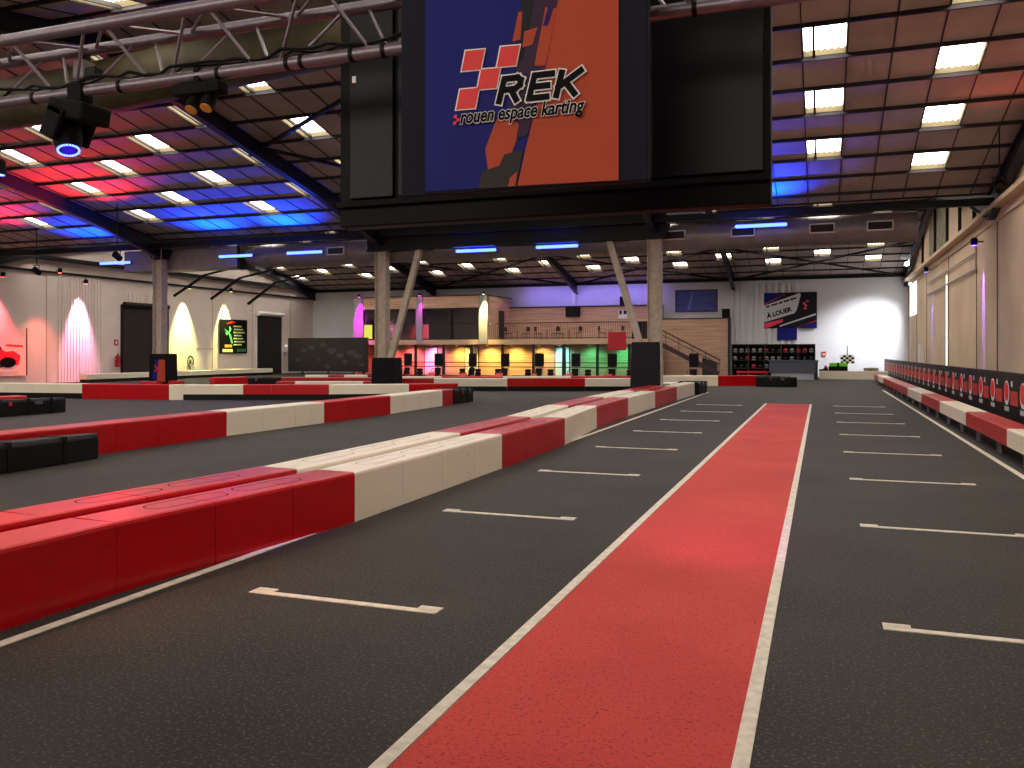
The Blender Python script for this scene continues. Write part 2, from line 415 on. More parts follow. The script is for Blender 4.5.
column(-5.76, 'white steel column with inclined prop rising to the left, tall dark pad around its foot', -1)
# pads
def pad(x0, x1, h, label, m, tilt=.06, art=False):
    r = empty('column_pad', ((x0 + x1) / 2, 31.4, 0)); w = (x1 - x0) / 2
    b = MB(); n = 8
    for i in range(n):
        z0, z1 = h * i / n, h * (i + 1) / n; w0_, w1_ = w + tilt * (1 - z0 / h), w + tilt * (1 - z1 / h)
        vs = [(-w0_, -.42, z0), (w0_, -.42, z0), (w0_, .35, z0), (-w0_, .35, z0), (-w1_, -.4, z1), (w1_, -.4, z1), (w1_, .33, z1), (-w1_, .33, z1)]
        b.add(vs, [(0, 1, 5, 4), (1, 2, 6, 5), (2, 3, 7, 6), (3, 0, 4, 7)] + ([(4, 5, 6, 7)] if i == n - 1 else []) + ([(0, 3, 2, 1)] if i == 0 else []))
    b.build('cover', m, r, .03)
    if art:
        q = MB(); q.prism([(.0, -.43, .35), (w + .0, -.43, .35), (w - .02, -.425, 1.35), (.1, -.425, 1.35)], (0, -.01, 0)); q.build('orange_print', M['print_orange'], r)
        q = MB(); q.prism([(-.3, -.43, .35), (.0, -.43, .35), (.1, -.425, 1.35), (-.1, -.425, 1.35)], (0, -.01, 0)); q.build('blue_print', M['print_blue'], r)
        q = MB(); q.box(-.12, -.02, -.45, -.44, .8, .9); q.box(-.02, .08, -.45, -.44, .9, 1.0); q.box(-.12, -.02, -.45, -.44, 1.0, 1.1); q.build('red_check_print', M['print_red'], r)
    return tag(r, label, 'pad')
pad(-6.58, -5.58, 2.07, 'tall dark navy padded cover around the propped column right of the red sign', M['rubber2'])
pad(-17.42, -16.42, 1.47, 'low black padded box around the foot of the left propped column', M['blackpad'])
pad(-29.0, -28.05, 1.62, 'black padded cover with orange and blue print around the leftmost column', M['blackpad'], .03, True)
# ducts
d = empty('ventilation_duct', (-14, 32.15, 6.0))
b = MB().lathe([(.30, -10.4), (.52, -9.6), (.52, 17.1)], n=28, M=Matrix.Rotation(PI / 2, 4, 'Y')); b.build('round_duct', M['duct'], d)
b = MB()
for x in range(-9, 17, 2): MB().lathe([(.53, x - .02), (.53, x + .02)], n=28, M=Matrix.Rotation(PI / 2, 4, 'Y')).build('joint_ring', M['duct'], d)
for px in (336, 376, 444, 462, 640, 674, 743, 822, 880):
    p = atY(px, 235, 31.6); x = p.x + 14; m_ = MB(); zc = .02
    m_.box(x - .42, x + .42, -.62, -.5, zc - .17, zc - .13); m_.box(x - .42, x + .42, -.62, -.5, zc + .13, zc + .17)
    m_.box(x - .42, x - .38, -.62, -.5, zc - .17, zc + .17); m_.box(x + .38, x + .42, -.62, -.5, zc - .17, zc + .17)
    v = m_.build('vent', M['white_paint'], d)
    MB().box(x - .38, x + .38, -.58, -.5, zc - .13, zc + .13).build('vent_slot', M['purlin'], v)
tag(d, 'large grey round ventilation duct with small white vents crossing the hall at the valley', 'duct')
d = empty('ventilation_box', (-24.5, 32.15, 6.0)); MB().box(-6.6, 0, -.5, .5, -.5, .45).build('casing', M['duct'], d, .02)
MB().box(-.1, .05, -.55, .55, -.55, .5).build('flange', M['dark_steel'], d)
tag(d, 'grey rectangular duct box at the left end of the round duct', 'duct')
b = MB().tube([(XL + .4, 16.6, 8.15), (-24, 16.6, 8.2), (-18, 16.6, 8.3), (-11, 16.6, 8.75), (-5, 16.6, 8.95), (5.2, 16.6, 9.0)], .64, 32)
d2 = tag(b.build('textile_duct', M['fabric_duct']), 'wide ochre brown duct under the roof ridge behind the aluminium truss', 'duct')
for x in (-30, -22, -14, -6, 2): MB().tube([(x, 16.6, 8.9), (x, 16.6, 9.8)], .015, 6).build('hanger', M['dark_steel'], d2)
# small lattice brackets under left part of the duct
for i, (pa, pb) in enumerate((((174, 296), (205, 275)), ((211, 299), (240, 278)), ((248, 304), (275, 283)))):
    a = atY(*pa, 33.5); c = atY(*pb, 33.5); b = MB().beam(a, c, .1, .1); b.beam(c, c + Vector((2.0, 0, .35)), .08, .08);
    tag(b.build('hanging_bracket', M['dark_steel']), 'dark angled steel bracket below the duct, %s from the leftmost column' % ORD[i], 'bracket', 'brackets below the duct')
# ---------------------------------------------------------------- lights helpers
def spot(loc, tgt, col, e, ang, blend=.6, size=.08):
    l = bpy.data.lights.new('spot', 'SPOT'); l.color = col; l.energy = e; l.spot_size = math.radians(ang); l.spot_blend = blend; l.shadow_soft_size = size
    o = bpy.data.objects.new('lamp_light', l); C.objects.link(o); o.location = loc
    o.rotation_euler = (Vector(tgt) - Vector(loc)).to_track_quat('-Z', 'Y').to_euler(); return o
def area(loc, tgt, col, e, sx, sy):
    l = bpy.data.lights.new('area', 'AREA'); l.color = col; l.energy = e; l.shape = 'RECTANGLE'; l.size = sx; l.size_y = sy
    o = bpy.data.objects.new('lamp_light', l); C.objects.link(o); o.location = loc
    o.rotation_euler = (Vector(tgt) - Vector(loc)).to_track_quat('-Z', 'Y').to_euler(); return o
# blue LED bars on the duct
bars = [(219, 252, 256), (287, 322, 252.5), (456, 496, 250.5), (536, 578, 246.5), (735, 787, 225.5), (100, 130, 263)]
barname = ['third from the right wall end of the hanging screen, left of the propped column', '', '', '', '', '']
desc = ['second of the three left of the screen', 'nearest the screen on its left', 'below the middle of the screen, left one', 'below the middle of the screen, right one', 'rightmost, beside the red lane end', 'leftmost, beside the leftmost column']
for i, (xa, xb, y) in enumerate(bars):
    a = atY(xa, y, 31.3); c = atY(xb, y, 31.3); z = (a.z + c.z) / 2; xm = (a.x + c.x) / 2; hl = (c.x - a.x) / 2
    r = empty('led_bar', (xm, 31.3, z)); r_ = MB()
    MB().tube([(-hl, 0, 0), (-hl + .03, 0, 0), (hl - .03, 0, 0), (hl, 0, 0)], [.03, .06, .06, .03], 10).build('tube', M['blue_led'], r)
    MB().box(-hl, hl, .06, .12, -.05, .05).build('housing', M['dark_steel'], r)
    r_.box(-hl * .6 - .02, -hl * .6 + .02, .1, .4, -.02, .02); r_.box(hl * .6 - .02, hl * .6 + .02, .1, .4, -.02, .02); r_.build('bracket', M['dark_steel'], r)
    tag(r, 'glowing blue light bar on the duct, ' + desc[i], 'light', 'blue light bars')
    if i in (0, 1, 4, 5): area((xm, 30.25, z + .12), (xm, 28.9, 8), (0, .045, 1), 300 if i != 5 else 240, hl * 2, .2).data.spread = math.radians(125)
    else: area((xm, 31.0, z + .1), (xm, 30.0, 8), (.02, .09, 1), 40, hl * 2, .2)
# blue and red ceiling floods
def flood(x, y, z, tgt, col, e, ang, label):
    r = empty('flood_lamp', (x, y, z)); q = (Vector(tgt) - Vector((x, y, z))).to_track_quat('Z', 'Y').to_matrix().to_4x4()
    MB().lathe([(.09, -.22), (.13, -.18), (.13, .0), (.0, .0)], n=14, M=q).lathe([(.13, 0), (.15, .14), (.14, .14), (.125, 0)], n=14, M=q).build('housing', M['blackpad'], r)
    MB().lathe([(.10, .02), (.10, .04)], n=14, M=q).build('lens', mat('flood_glass', (40, 20, 24), .2), r)
    b = MB(); b.beam((-.16, 0, 0), (-.16, 0, .25), .03, .02); b.beam((.16, 0, 0), (.16, 0, .25), .03, .02); b.beam((-.17, 0, .25), (.17, 0, .25), .03, .03); b.beam((0, 0, .25), (0, 0, roof_z(y) - z), .03, .03); b.build('yoke', M['blackpad'], r)
    d_ = (Vector(tgt) - Vector((x, y, z))).normalized()
    spot(Vector((x, y, z)) + d_ * .2, tgt, col, e, ang, 1.0, .1)
    return tag(r, label, 'lamp', 'flood lamps')
flood(-26.9, 27.0, 5.6, (-26.4, 20.5, 9.2), (1, .03, .05), 2300, 125, 'black flood lamp throwing red light on the ceiling by the leftmost column')
flood(-33.6, 29.0, 5.4, (-34.0, 23.0, 8.6), (1, .03, .06), 1900, 118, 'black flood lamp throwing red light on the ceiling near the left wall')
flood(4.6, 26.5, 6.25, (3.2, 18.5, 9.5), (1, .10, .05), 200, 80, 'black flood lamp throwing red light on the ceiling beside right wall')
# ---------------------------------------------------------------- aluminium truss and screen
TX0, TX1 = -8.0, 2.2; TY, TZ = 4.0, 3.69
tr = empty('lighting_truss', (0, TY, TZ))
ch = {'fu': (0, 0), 'bu': (.32, 0), 'lo': (.16, -.33)}
for k_, (dy, dz) in ch.items(): MB().tube([(TX0, dy, dz), (TX1, dy, dz)], .037, 16).build('chord', M['alu'], tr)
x = TX0 + .055; br = MB(); br2 = MB(); br3 = MB(); RB = .0105
while x + .77 < TX1:
    p_ = [x, x + .22, x + .38, x + .62, x + .77]
    br.tube([(p_[0], 0, 0), (p_[1], .16, -.33)], RB, 8); br.tube([(p_[2], .16, -.33), (p_[3], 0, 0)], RB, 8)
    br2.tube([(p_[0] + .1, .32, 0), (p_[1] + .1, .16, -.33)], RB, 8); br2.tube([(p_[2] + .1, .16, -.33), (p_[3] + .1, .32, 0)], RB, 8)
    br3.tube([(p_[0], 0, 0), (p_[2], .32, 0)], RB, 8); br3.tube([(p_[2], .32, 0), (p_[4], 0, 0)], RB, 8)
    x += .77
for q in (br, br2, br3): q.build('lattice', M['alu'], tr)
b = MB()
for x in (-7.6, -5.95, 1.4, 2.1): b.tube([(x, .16, 0), (x, .16, roof_z(4.1) - TZ)], .006, 6); b.box(x - .03, x + .03, 0, .32, -.04, .04)
b.build('hanging_cable', M['cable'], tr)
tag(tr, 'triangular aluminium lighting truss crossing above the near track', 'truss')
cb = MB(); prev = None; pts = []
for i in range(61):
    x = -7.6 + i * .1; pts.append((x, TY + .13 + .02 * math.sin(i * 1.7), TZ - .33 + .035 + .035 * abs(math.sin(i * .42)) + .01 * math.sin(i * 2.3)))
cb.tube(pts, .011, 6); pts2 = [(p[0] + .05, p[1] + .05, p[2] + .008 * math.sin(j)) for j, p in enumerate(pts)]; cb.tube(pts2, .009, 6)
tag(cb.build('power_cable', M['cable']), 'black cables lying along the lower tube of the truss', 'cable')
cnum = 0
for i, px in enumerate((36, 122, 220, 289, 303, 353, 385, 695)):
    p = atY(px, 80, 4.16); b = MB(); b.lathe([(.042, -.012), (.042, .012)], n=14, M=Matrix.Rotation(PI / 2, 4, 'Y'), c=(p.x, 4.16, TZ - .33))
    tag(b.build('cable_tie', M['cable']), 'black tie wrapped round the lower truss tube, %s from the left' % ORD[i], 'cable tie', 'cable ties on the truss')
# moving head
p = atY(80, 95, 4.16)
mh = empty('moving_head_light', (p.x, 4.16, TZ - .33)); XM = p.x
MB().box(-.06, .06, -.05, .05, -.07, .05).build('clamp', M['blackpad'], mh, .008)
bx = MB().box(-.13, .17, -.12, .12, -.19, -.07, Matrix.Rotation(.2, 4, 'Y')); bx.build('base', M['blackpad'], mh, .02)
y_ = MB(); R1 = Matrix.Rotation(.45, 4, 'Y')
for s in (-1, 1): y_.box(-.055, .075, s * .125 - .02, s * .125 + .02, -.33, -.13, R1)
y_.box(-.06, .08, -.145, .145, -.18, -.13, R1); y_.build('yoke', M['blackpad'], mh, .012)
hd = MB(); ax = Matrix.Translation((-.11, 0, -.235)) @ Matrix.Scale(.86, 4) @ Matrix.Rotation(math.radians(180 - 12), 4, 'X') @ Matrix.Rotation(math.radians(18), 4, 'Y')
hd.lathe([(.05, -.17), (.095, -.14), (.105, -.02), (.10, .08), (.085, .15), (.085, .17)], n=22, M=ax); hd_o = hd.build('head', M['blackpad'], mh)
rg = MB()
for k in range(24):
    if k < 24:
        a0, a1 = 2 * PI * k / 24, 2 * PI * (k + 1) / 24
        rg.add([ax @ Vector((r * math.cos(a), r * math.sin(a), z)) for r in (.064, .080) for a in (a0 + .03, a1 - .03) for z in (.168, .176)], [(0, 1, 3, 2), (4, 6, 7, 5), (1, 5, 7, 3), (0, 2, 6, 4)])
rg.build('glowing_ring', M['ring_led'], mh)
MB().lathe([(.05, .165), (.05, .172)], n=18, M=ax).build('lens', mat('blue_lens', (20, 20, 160), .1, emis=(.0, .01, 1), estr=.6), mh)
tag(mh, 'black moving head spotlight with glowing blue ring under the truss', 'stage light')
# twin amber spot
p = atY(200, 92, 4.16); ts = empty('twin_spot_light', (p.x, 4.16, TZ - .33)); 
MB().box(-.17, .17, -.05, .05, -.12, -.05).build('bar', M['blackpad'], ts, .01); MB().box(-.02, .02, -.035, .035, -.06, .04).build('clamp', M['blackpad'], ts)
for s in (-.04, .07):
    MB().lathe([(.03, 0), (.042, .02), (.042, .10)], n=16, M=Matrix.Rotation(math.radians(150), 4, 'X'), c=(s, .02, -.12)).build('lamp_can', M['blackpad'], ts)
    MB().lathe([(.036, .10), (.036, .106)], n=16, M=Matrix.Rotation(math.radians(150), 4, 'X'), c=(s, .02, -.12)).build('lens', M['lens'], ts)
tag(ts, 'small black bar with two amber lamps under the truss', 'stage light')
p = atY(82, 50, 4.3); gb = empty('truss_control_box', (p.x, 4.32, TZ - .03))
MB().box(-.05, .04, -.05, .05, -.16, -.04).build('box', mat('grey_box', (120, 112, 112), .5), gb, .006); MB().box(.04, .13, -.04, .04, -.16, -.09).build('plug', M['cable'], gb, .01); MB().box(-.01, .01, -.04, .04, -.05, .03).build('hook', M['cable'], gb)
tag(gb, 'small grey box with black plug hanging inside the truss', 'control box')
# second moving head at left image edge
me2 = empty('par_lamp', (atY(-2, 172, 4.6).x, 4.6, atY(-2, 172, 4.6).z)); 
MB().lathe([(.03, .10), (.05, .08), (.055, 0), (.055, -.02)], n=16).build('can', M['blackpad'], me2); MB().lathe([(.045, -.022), (.045, -.016)], n=16).build('lens', M['ring_led'], me2)
MB().tube([(0, 0, .08), (0, 0, roof_z(4.6) - me2.location.z)], .008, 6).build('hanging_rod', M['cable'], me2)
tag(me2, 'small black lamp with blue lens at the left picture edge', 'stage light')
# hanging screen housing (behind truss)
YH = 4.75
def ppoly(pts, Y, t): return MB().prism([atY(x, y, Y) for x, y in pts], (0, t, 0))
def rebase(o, loc):
    loc = Vector(loc); o.data.transform(Matrix.Translation(-loc)); o.location = loc; return o
A = atY(340, 228, YH); B_ = atY(771, 203, YH); zb = (A.z + B_.z) / 2; ztop = 5.6
x0, x1 = A.x, B_.x
sc = empty('hanging_screen', ((x0 + x1) / 2, YH, zb)); hw = (x1 - x0) / 2
MB().box(-hw, hw, .0, .14, 0, ztop - zb).build('housing', M['housing'], sc, .01)
def rel(px, py, Y): v = atY(px, py, Y); return v - sc.location
def relbox(pxa, pxb, z0, z1, ya, yb): 
    a = rel(pxa, 200, YH); c = rel(pxb, 200, YH); return MB().box(a.x, c.x, ya, yb, z0, z1)
zsl = atY(400, 200, YH).z - zb
relbox(352, 395, zsl + .02, ztop - zb - .08, -.03, 0).build('screen_panel', M['screen'], sc, .006)
relbox(400, 645, zsl + .02, ztop - zb - .08, -.03, 0).build('screen_panel', M['screen'], sc, .006)
relbox(652, 764, zsl + .02, ztop - zb - .08, -.03, 0).build('screen_panel', M['screen'], sc, .006)
MB().box(-hw, hw, -.05, -.0, zsl - .03, zsl + .0).build('lower_rail', M['blackpad'], sc)
b = MB()
for x in (-hw + .15, 0, hw - .15): b.tube([(x, .07, ztop - zb), (x, .07, roof_z(YH) - zb)], .012, 6)
b.build('hanging_rod', M['cable'], sc)
p = rel(355, 80, YH); MB().box(p.x, p.x + .025, -.035, -.028, p.z - .03, p.z + .012).build('label_plate', M['print_white'], sc)
tag(sc, 'wide black hanging screen housing behind the printed banner', 'screen')
# banner in front of truss
YB = 3.62; ZTOPB = 3.62
bn = empty('printed_banner', atY(522, 185, YB)); O = bn.location.copy()
zbot = (atY(426, 190.5, YB).z + atY(619, 180, YB).z) / 2; ztp = 4.25
BP = [0]
def bpoly(pts, m, name, t, parent=bn, ofs=0):
    vs = []; BP[0] += 1
    if ofs < .013: ofs = .006; t = .001 + .0004 * BP[0]
    for x, y in pts:
        v = atY(x, y, YB); vs.append(v - O - Vector((0, ofs, 0)))
    o = MB().prism(vs, (0, -t, 0)).build(name, m, parent); return o
xl, xa, xb, xr = [atY(q, 100, YB).x - O.x for q in (401, 426, 619, 648)]
MB().box(xl, xr, 0, .06, zbot - O.z - .015, ztp - O.z).build('board', M['navy'], bn, .005)
MB().box(xa, xb, -.006, .0, zbot - O.z, ztp - O.z).build('blue_print', M['print_blue'], bn)
T = [-30]
bpoly([(566, -40), (619, -40), (619, 180.5), (518, 186), (526, 150), (536, 110), (548, 60), (552, 20)], M['print_orange'], 'orange_print', .003, ofs=.006)
bpoly([(541, -40), (568, -40), (552, 30), (544, 80), (530, 110), (520, 130), (505, 128), (519, 60)], M['print_violet'], 'violet_print', .002, ofs=.007)
bpoly([(527, -40), (540, -40), (532, 20), (524, 60), (513, 60), (520, 20)], M['print_dark'], 'dark_print', .003, ofs=.0085)
bpoly([(519, 13), (523, 12), (521, 40), (513, 42)], M['print_orange'], 'orange_fleck', .003, ofs=.01)
bpoly([(525, 32), (538, 28), (533, 45), (523, 48)], M['print_orange'], 'orange_fleck', .003, ofs=.01)
bpoly([(546, 8), (558, 9), (546, 66), (535, 66)], M['print_orange'], 'orange_fleck', .003, ofs=.01)
bpoly([(549, 8), (554, 8), (548, 26), (544, 27)], M['print_blue'], 'blue_fleck', .002, ofs=.013)
bpoly([(497, 120), (512, 118), (522, 128), (508, 165), (490, 178), (486, 150)], M['print_orange'], 'orange_fleck', .003, ofs=.006)
bpoly([(520, 122), (533, 118), (528, 136), (517, 139)], M['print_violet'], 'violet_fleck', .002, ofs=.01)
bpoly([(505, 155), (524, 150), (517, 187), (479, 189), (483, 172), (500, 166)], M['print_olive'], 'olive_print', .003, ofs=.0095)
bpoly([(511, 178), (518, 172), (516, 186), (509, 187)], M['print_orange'], 'orange_fleck', .003, ofs=.0125)
# logo squares
def quad(x, y, w, h, sh, sl): return [(x, y), (x + w, y + sl * w), (x + w - sh, y + sl * w + h), (x - sh, y + h)]
for (x, y) in ((467, 52), (502, 48), (482.5, 70.5), (461.5, 90.5)):
    bpoly(quad(x - 1.2, y - 1.2, 21.4, 22.6, 4.4, -.09), M['print_white'], 'logo_outline', .001, ofs=.0135 + .0003 * (x % 7) / 7)
    bpoly(quad(x, y, 19, 20.2, 4, -.09), M['print_red'], 'logo_square', .001, ofs=.0155)
def text_obj(body, name, m, size, shear=0, offset=0, extrude=.001, bold=0):
    cu = bpy.data.curves.new(name, 'FONT'); cu.body = body; cu.size = size; cu.shear = shear; cu.offset = offset + bold; cu.extrude = extrude
    tmp = bpy.data.objects.new('tmp_text', cu); C.objects.link(tmp)
    dg = bpy.context.evaluated_depsgraph_get(); dg.update()
    me = bpy.data.meshes.new_from_object(tmp.evaluated_get(dg)); bpy.data.objects.remove(tmp)
    me.materials.clear(); me.materials.append(m)
    o = bpy.data.objects.new(name, me); C.objects.link(o); return o
BND = {}
def fit_text(o, p0, width, height, parent, rot=0, nrm='y', ref=None):
    """lay text flat in XZ plane facing -Y, its lower left at p0 (parent's frame)."""
    vs = [v.co for v in o.data.vertices]; mnx, mxx = min(v.x for v in vs), max(v.x for v in vs); mny, mxy = min(v.y for v in vs), max(v.y for v in vs)
    if ref is not None:
        if ref in BND: mnx, mxx, mny, mxy = BND[ref]
        else: BND[ref] = (mnx, mxx, mny, mxy)
    for v in o.data.vertices:
        v.co = Vector(((v.co.x - mnx) / (mxx - mnx) * width, (v.co.y - mny) / (mxy - mny) * height, v.co.z))
    o.parent = parent; o.location = p0; o.rotation_euler = (PI / 2, 0, 0) if nrm == 'y' else (PI / 2, 0, PI / 2)
    if rot: o.rotation_euler = (Matrix.Rotation(-rot, 3, 'Y') @ Matrix.Rotation(PI / 2, 3, 'X')).to_euler()
    return o
def stroke_letter(strokes, x0, z0, wd, ht, th, m, name, y, grow=0, sh=.26):
    """bold slanted capital made of overlapping strokes; strokes are in unit letter space"""
    mb = MB()
    for q in strokes:
        for (u0, v0), (u1, v1) in zip(q[:-1], q[1:]):
            a = Vector((x0 + (u0 * wd + sh * v0 * ht), 0, z0 + v0 * ht)); c = Vector((x0 + (u1 * wd + sh * v1 * ht), 0, z0 + v1 * ht))
            d_ = (c - a).normalized(); n_ = Vector((-d_.z, 0, d_.x)) * (th / 2 + grow); e_ = d_ * (th * .42 + grow)
            mb.prism([a - e_ - n_ + Vector((0, y, 0)), c + e_ - n_ + Vector((0, y, 0)), c + e_ + n_ + Vector((0, y, 0)), a - e_ + n_ + Vector((0, y, 0))], (0, -.0006 - .00012 * len(mb.v) / 8, 0))
    return mb.build(name, m, bn)
LET = {'R': [[(0, 0), (0, 1)], [(0, 1), (.72, 1), (.95, .88), (.95, .66), (.72, .5), (0, .5)], [(.5, .5), (.95, 0)]],
       'E': [[(0, 0), (0, 1)], [(0, 1), (.95, 1)], [(0, .5), (.85, .5)], [(0, 0), (.95, 0)]],
       'K': [[(0, 0), (0, 1)], [(0, .36), (1.0, 1)], [(.32, .56), (.95, 0)]]}
zb_ = (atY(500, 103.0, YB).z - O.z); ht_ = .118; th_ = .030; xs_ = [atY(q, 100, YB).x - O.x for q in (500.5, 530.5, 557.5)]; wd_ = .088
for gi, (gr, m_, yo) in enumerate(((.0065, M['print_white'], -.0175), (0, M['print_black'], -.0205))):
    for k, L_ in enumerate('REK'): stroke_letter(LET[L_], xs_[k], zb_, wd_, ht_ - th_ * .6, th_ * .95, m_, 'logo_letter_outline' if gr else 'logo_letter', yo - .0001 * k, gr)
pl = atY(462, 127, YB) - O; pr = atY(586, 119, YB) - O; h2 = atY(540, 102.5, YB).z - atY(540, 121, YB).z
for (off, m_, yo, g_) in ((.024, M['print_black'], -.0235, 0), (.06, M['print_white'], -.0215, 0)):
    t = text_obj('rouen espace karting', 'tagline_letters', m_, 1, .25, off)
    fit_text(t, (pl.x - g_ * .5, yo, pl.z - .012 - g_ * .5), (pr.x - pl.x) + g_, h2 + g_, bn, ref='tagline')
for (x, y) in ((455.5, 116), (458.2, 119.2), (455, 122.5)): bpoly(quad(x, y, 3.2, 3.2, .6, -.05), M['print_red'], 'logo_square', .002, ofs=.0155)
b = MB()
for x in (xl + .1, xr - .1): b.tube([(x, .03, ztp - O.z), (x, .03, roof_z(YB) - O.z)], .01, 6)
b.build('hanging_rod', M['cable'], bn)
tag(bn, 'blue and orange printed REK karting banner hanging in front of the truss', 'banner')
# ---------------------------------------------------------------- barriers
def section(p0, p1, side, w, z0, z1, m, slots=False, base=False, legs=False, mod=1.0, seamgap=.004):
    """One coloured run of track barrier from p0 to p1 (front edge on the floor), thickness w towards `side`."""
    p0 = Vector((p0[0], p0[1], 0)); p1 = Vector((p1[0], p1[1], 0)); d = p1 - p0; Ln = d.length; d.normalize()
    nrm = Vector((-d.y, d.x, 0)) * side
    Mt = Matrix(((d.x, nrm.x, 0, p0.x), (d.y, nrm.y, 0, p0.y), (0, 0, 1, 0), (0, 0, 0, 1)))
    root = MB(); n = max(1, round(Ln / mod)); c = .03
    for i in range(n):
        a = Ln * i / n + (seamgap if i else .002); e = Ln * (i + 1) / n - (seamgap if i < n - 1 else .002)
        prof = [(0, z0), (w, z0), (w, z1 - c), (w - c, z1), (c, z1), (.008, z1 - .008), (0, z1 - c)]
        k = len(prof)
        vs = [(a, q[0], q[1]) for q in prof] + [(e, q[0], q[1]) for q in prof]
        root.add(vs, [tuple(range(k)), tuple(range(k, 2 * k))[::-1]] + [(j, j + k, (j + 1) % k + k, (j + 1) % k) for j in range(k)])
    root.box(.02, Ln - .02, .02, w - .04, z0 + .01, z1 - .02)
    o = root.build('barrier_section', m)
    if side < 0: pass
    o.matrix_world = Mt
    if slots:
        g_ = MB()
        for i in range(n):
            a = Ln * i / n + Ln / n * .5; e = a + Ln / n * .86; r = .12; yc = w * .5
            if e > Ln: break
            ring = []
            for k in range(13): t = PI / 2 + PI * k / 12; ring.append((a + r + r * math.cos(t), yc + r * math.sin(t)))
            for k in range(13): t = -PI / 2 + PI * k / 12; ring.append((e - r + r * math.cos(t), yc + r * math.sin(t)))
            m2 = len(ring)
            cx_, cy_ = (a + e) / 2, yc
            inner = [(a + r + (x - a - r) * .9, yc + (y - yc) * .88) if x < cx_ else (e - r + (x - e + r) * .9, yc + (y - yc) * .88) for x, y in ring]
            g_.add([(x, y, z1 + .003) for x, y in ring] + [(x, y, z1 + .003) for x, y in inner], [(j, (j + 1) % m2, (j + 1) % m2 + m2, j + m2) for j in range(m2)])
        if g_.v: g_.build('top_slot', M['groove'] if m is M['red'] else mat('groove_white', (150, 138, 124), .7), o)
    if base:
        MB().box(0.01, Ln - .01, .01, w - .02, 0, z0 + .01).build('rubber_base', M['rubber'], o, .01)
    if legs:
        k = max(1, round(Ln / 2))
        for i in range(k):
            x = Ln * (i + .5) / k
            for yy in (.05, w - .08): MB().prism([(x - .12, yy, 0), (x - .08, yy, 0), (x - .05, yy, z0 - .02), (x + .05, yy, z0 - .02), (x + .08, yy, 0), (x + .12, yy, 0), (x + .09, yy, z0 + .02), (x - .09, yy, z0 + .02)], (0, .04, 0)).build('leg', M['alu'], o)
        MB().box(0, Ln, w * .45, w * .9, 0, z0 + .01).build('rubber_base', M['rubber'], o)
    return o
cnts = {}
def row(pts_b, cols, rowname, side, w, z0, z1, **kw):
    """pts_b: boundary points; cols: colour letter per run."""
    for i, c in enumerate(cols):
        m = M['red'] if c == 'r' else M['white']; z0_ = z0
        kk = dict(kw)
        if isinstance(c, str) and c.isupper(): m = M['red'] if c == 'R' else M['white']; z0_ = .0; kk['base'] = False
        o = section(pts_b[i], pts_b[i + 1], side, w, z0_, z1, m, **kk)
        colr = 'red' if c in 'rR' else 'white'
        key = (rowname, colr); cnts[key] = cnts.get(key, 0) + 1
        tag(o, '%s barrier section, %s %s one %s' % (colr, ORD[cnts[key] - 1], colr, rowname), 'barrier', 'barrier sections ' + rowname.split(',')[0])
# near row, front and back
nearp = [(-4.72, -2.5), (-4.70, 1.5), (-4.62, 4.66), (-4.38, 7.45), (-4.38, 11.62), (-4.40, 14.93), (-4.71, 18.5), (-4.80, 22.2), (-4.78, 26.0), (-4.75, 30.0), (-4.72, 34.3)]
# keep the white run starting at y 7.45, red before it
row([(-4.80, 1.2), (-4.66, 4.67), (-4.38, 7.45)], ['r', 'r'], 'in the foreground of the near row', 1, .47, 0, .5, slots=True)
row(nearp[3:], ['w', 'r', 'w', 'r', 'w', 'r', 'w'], 'going away in the near row', 1, .47, 0, .5, slots=True)
b2 = [(x - .66, y) for x, y in nearp]
row([(-5.48, 1.2), (-5.34, 4.67), (-5.06, 7.45)], ['r', 'r'], 'in the foreground of the second row', 1, .5, 0, .5, slots=True)
row(b2[3:9] + [(-5.41, 30.6)], ['w', 'r', 'w', 'r', 'w', 'r'], 'going away in the second row', 1, .5, 0, .5, slots=True)
row([(-5.39, 32.4), (-5.38, 34.3)], ['w'], 'past the dark pad in the second row', 1, .5, 0, .5, slots=True)
# third row (other side of the inner track)
row([(-11.2, 5.5), (-11.3, 14.19), (-11.18, 17.59), (-11.1, 20.77), (-11.2, 24.4), (-11.25, 26.0)], ['r', 'w', 'r', 'w', 'r'], 'from the left in the row across the inner track', 1, .55, 0, .5)
# fourth row
f4 = [atZ(-60, 397), atZ(82, 398.7), atZ(169, 400), atZ(183, 400), atZ(243, 400), atZ(329, 400), atZ(409, 399), atZ(458, 398)]
row(f4, ['w', 'R', 'W', 'w', 'r', 'w', 'r'], 'from the left in the long row crossing the middle', 1, .5, .2, .54, base=True)
# far-left row
row([(-20.9, 13.2), (-20.5, 17.4)], ['r'], 'at the left picture edge', 1, .55, 0, .5)
# fifth row
f5 = [atZ(396, 391), atZ(434, 391), atZ(507, 391), atZ(585, 391), atZ(652, 391)]
row(f5, ['r', 'w', 'r', 'w'], 'from left in the raised row before the karts', 1, .5, .2, .55, base=True)
# sixth row: top line
def t6(px, py, z=.52): v = atZ(px, py, z); return (v.x, v.y)
f6 = [t6(395, 376.6), t6(442, 376.5), t6(503, 376.4), t6(571, 376.2), t6(632, 376), t6(650, 375.9), t6(718, 375.6), t6(760, 375.4)]
row(f6, ['w', 'r', 'w', 'r', 'r', 'w', 'r'], 'from left in the rear row before the karts', 1, .5, 0, .52)
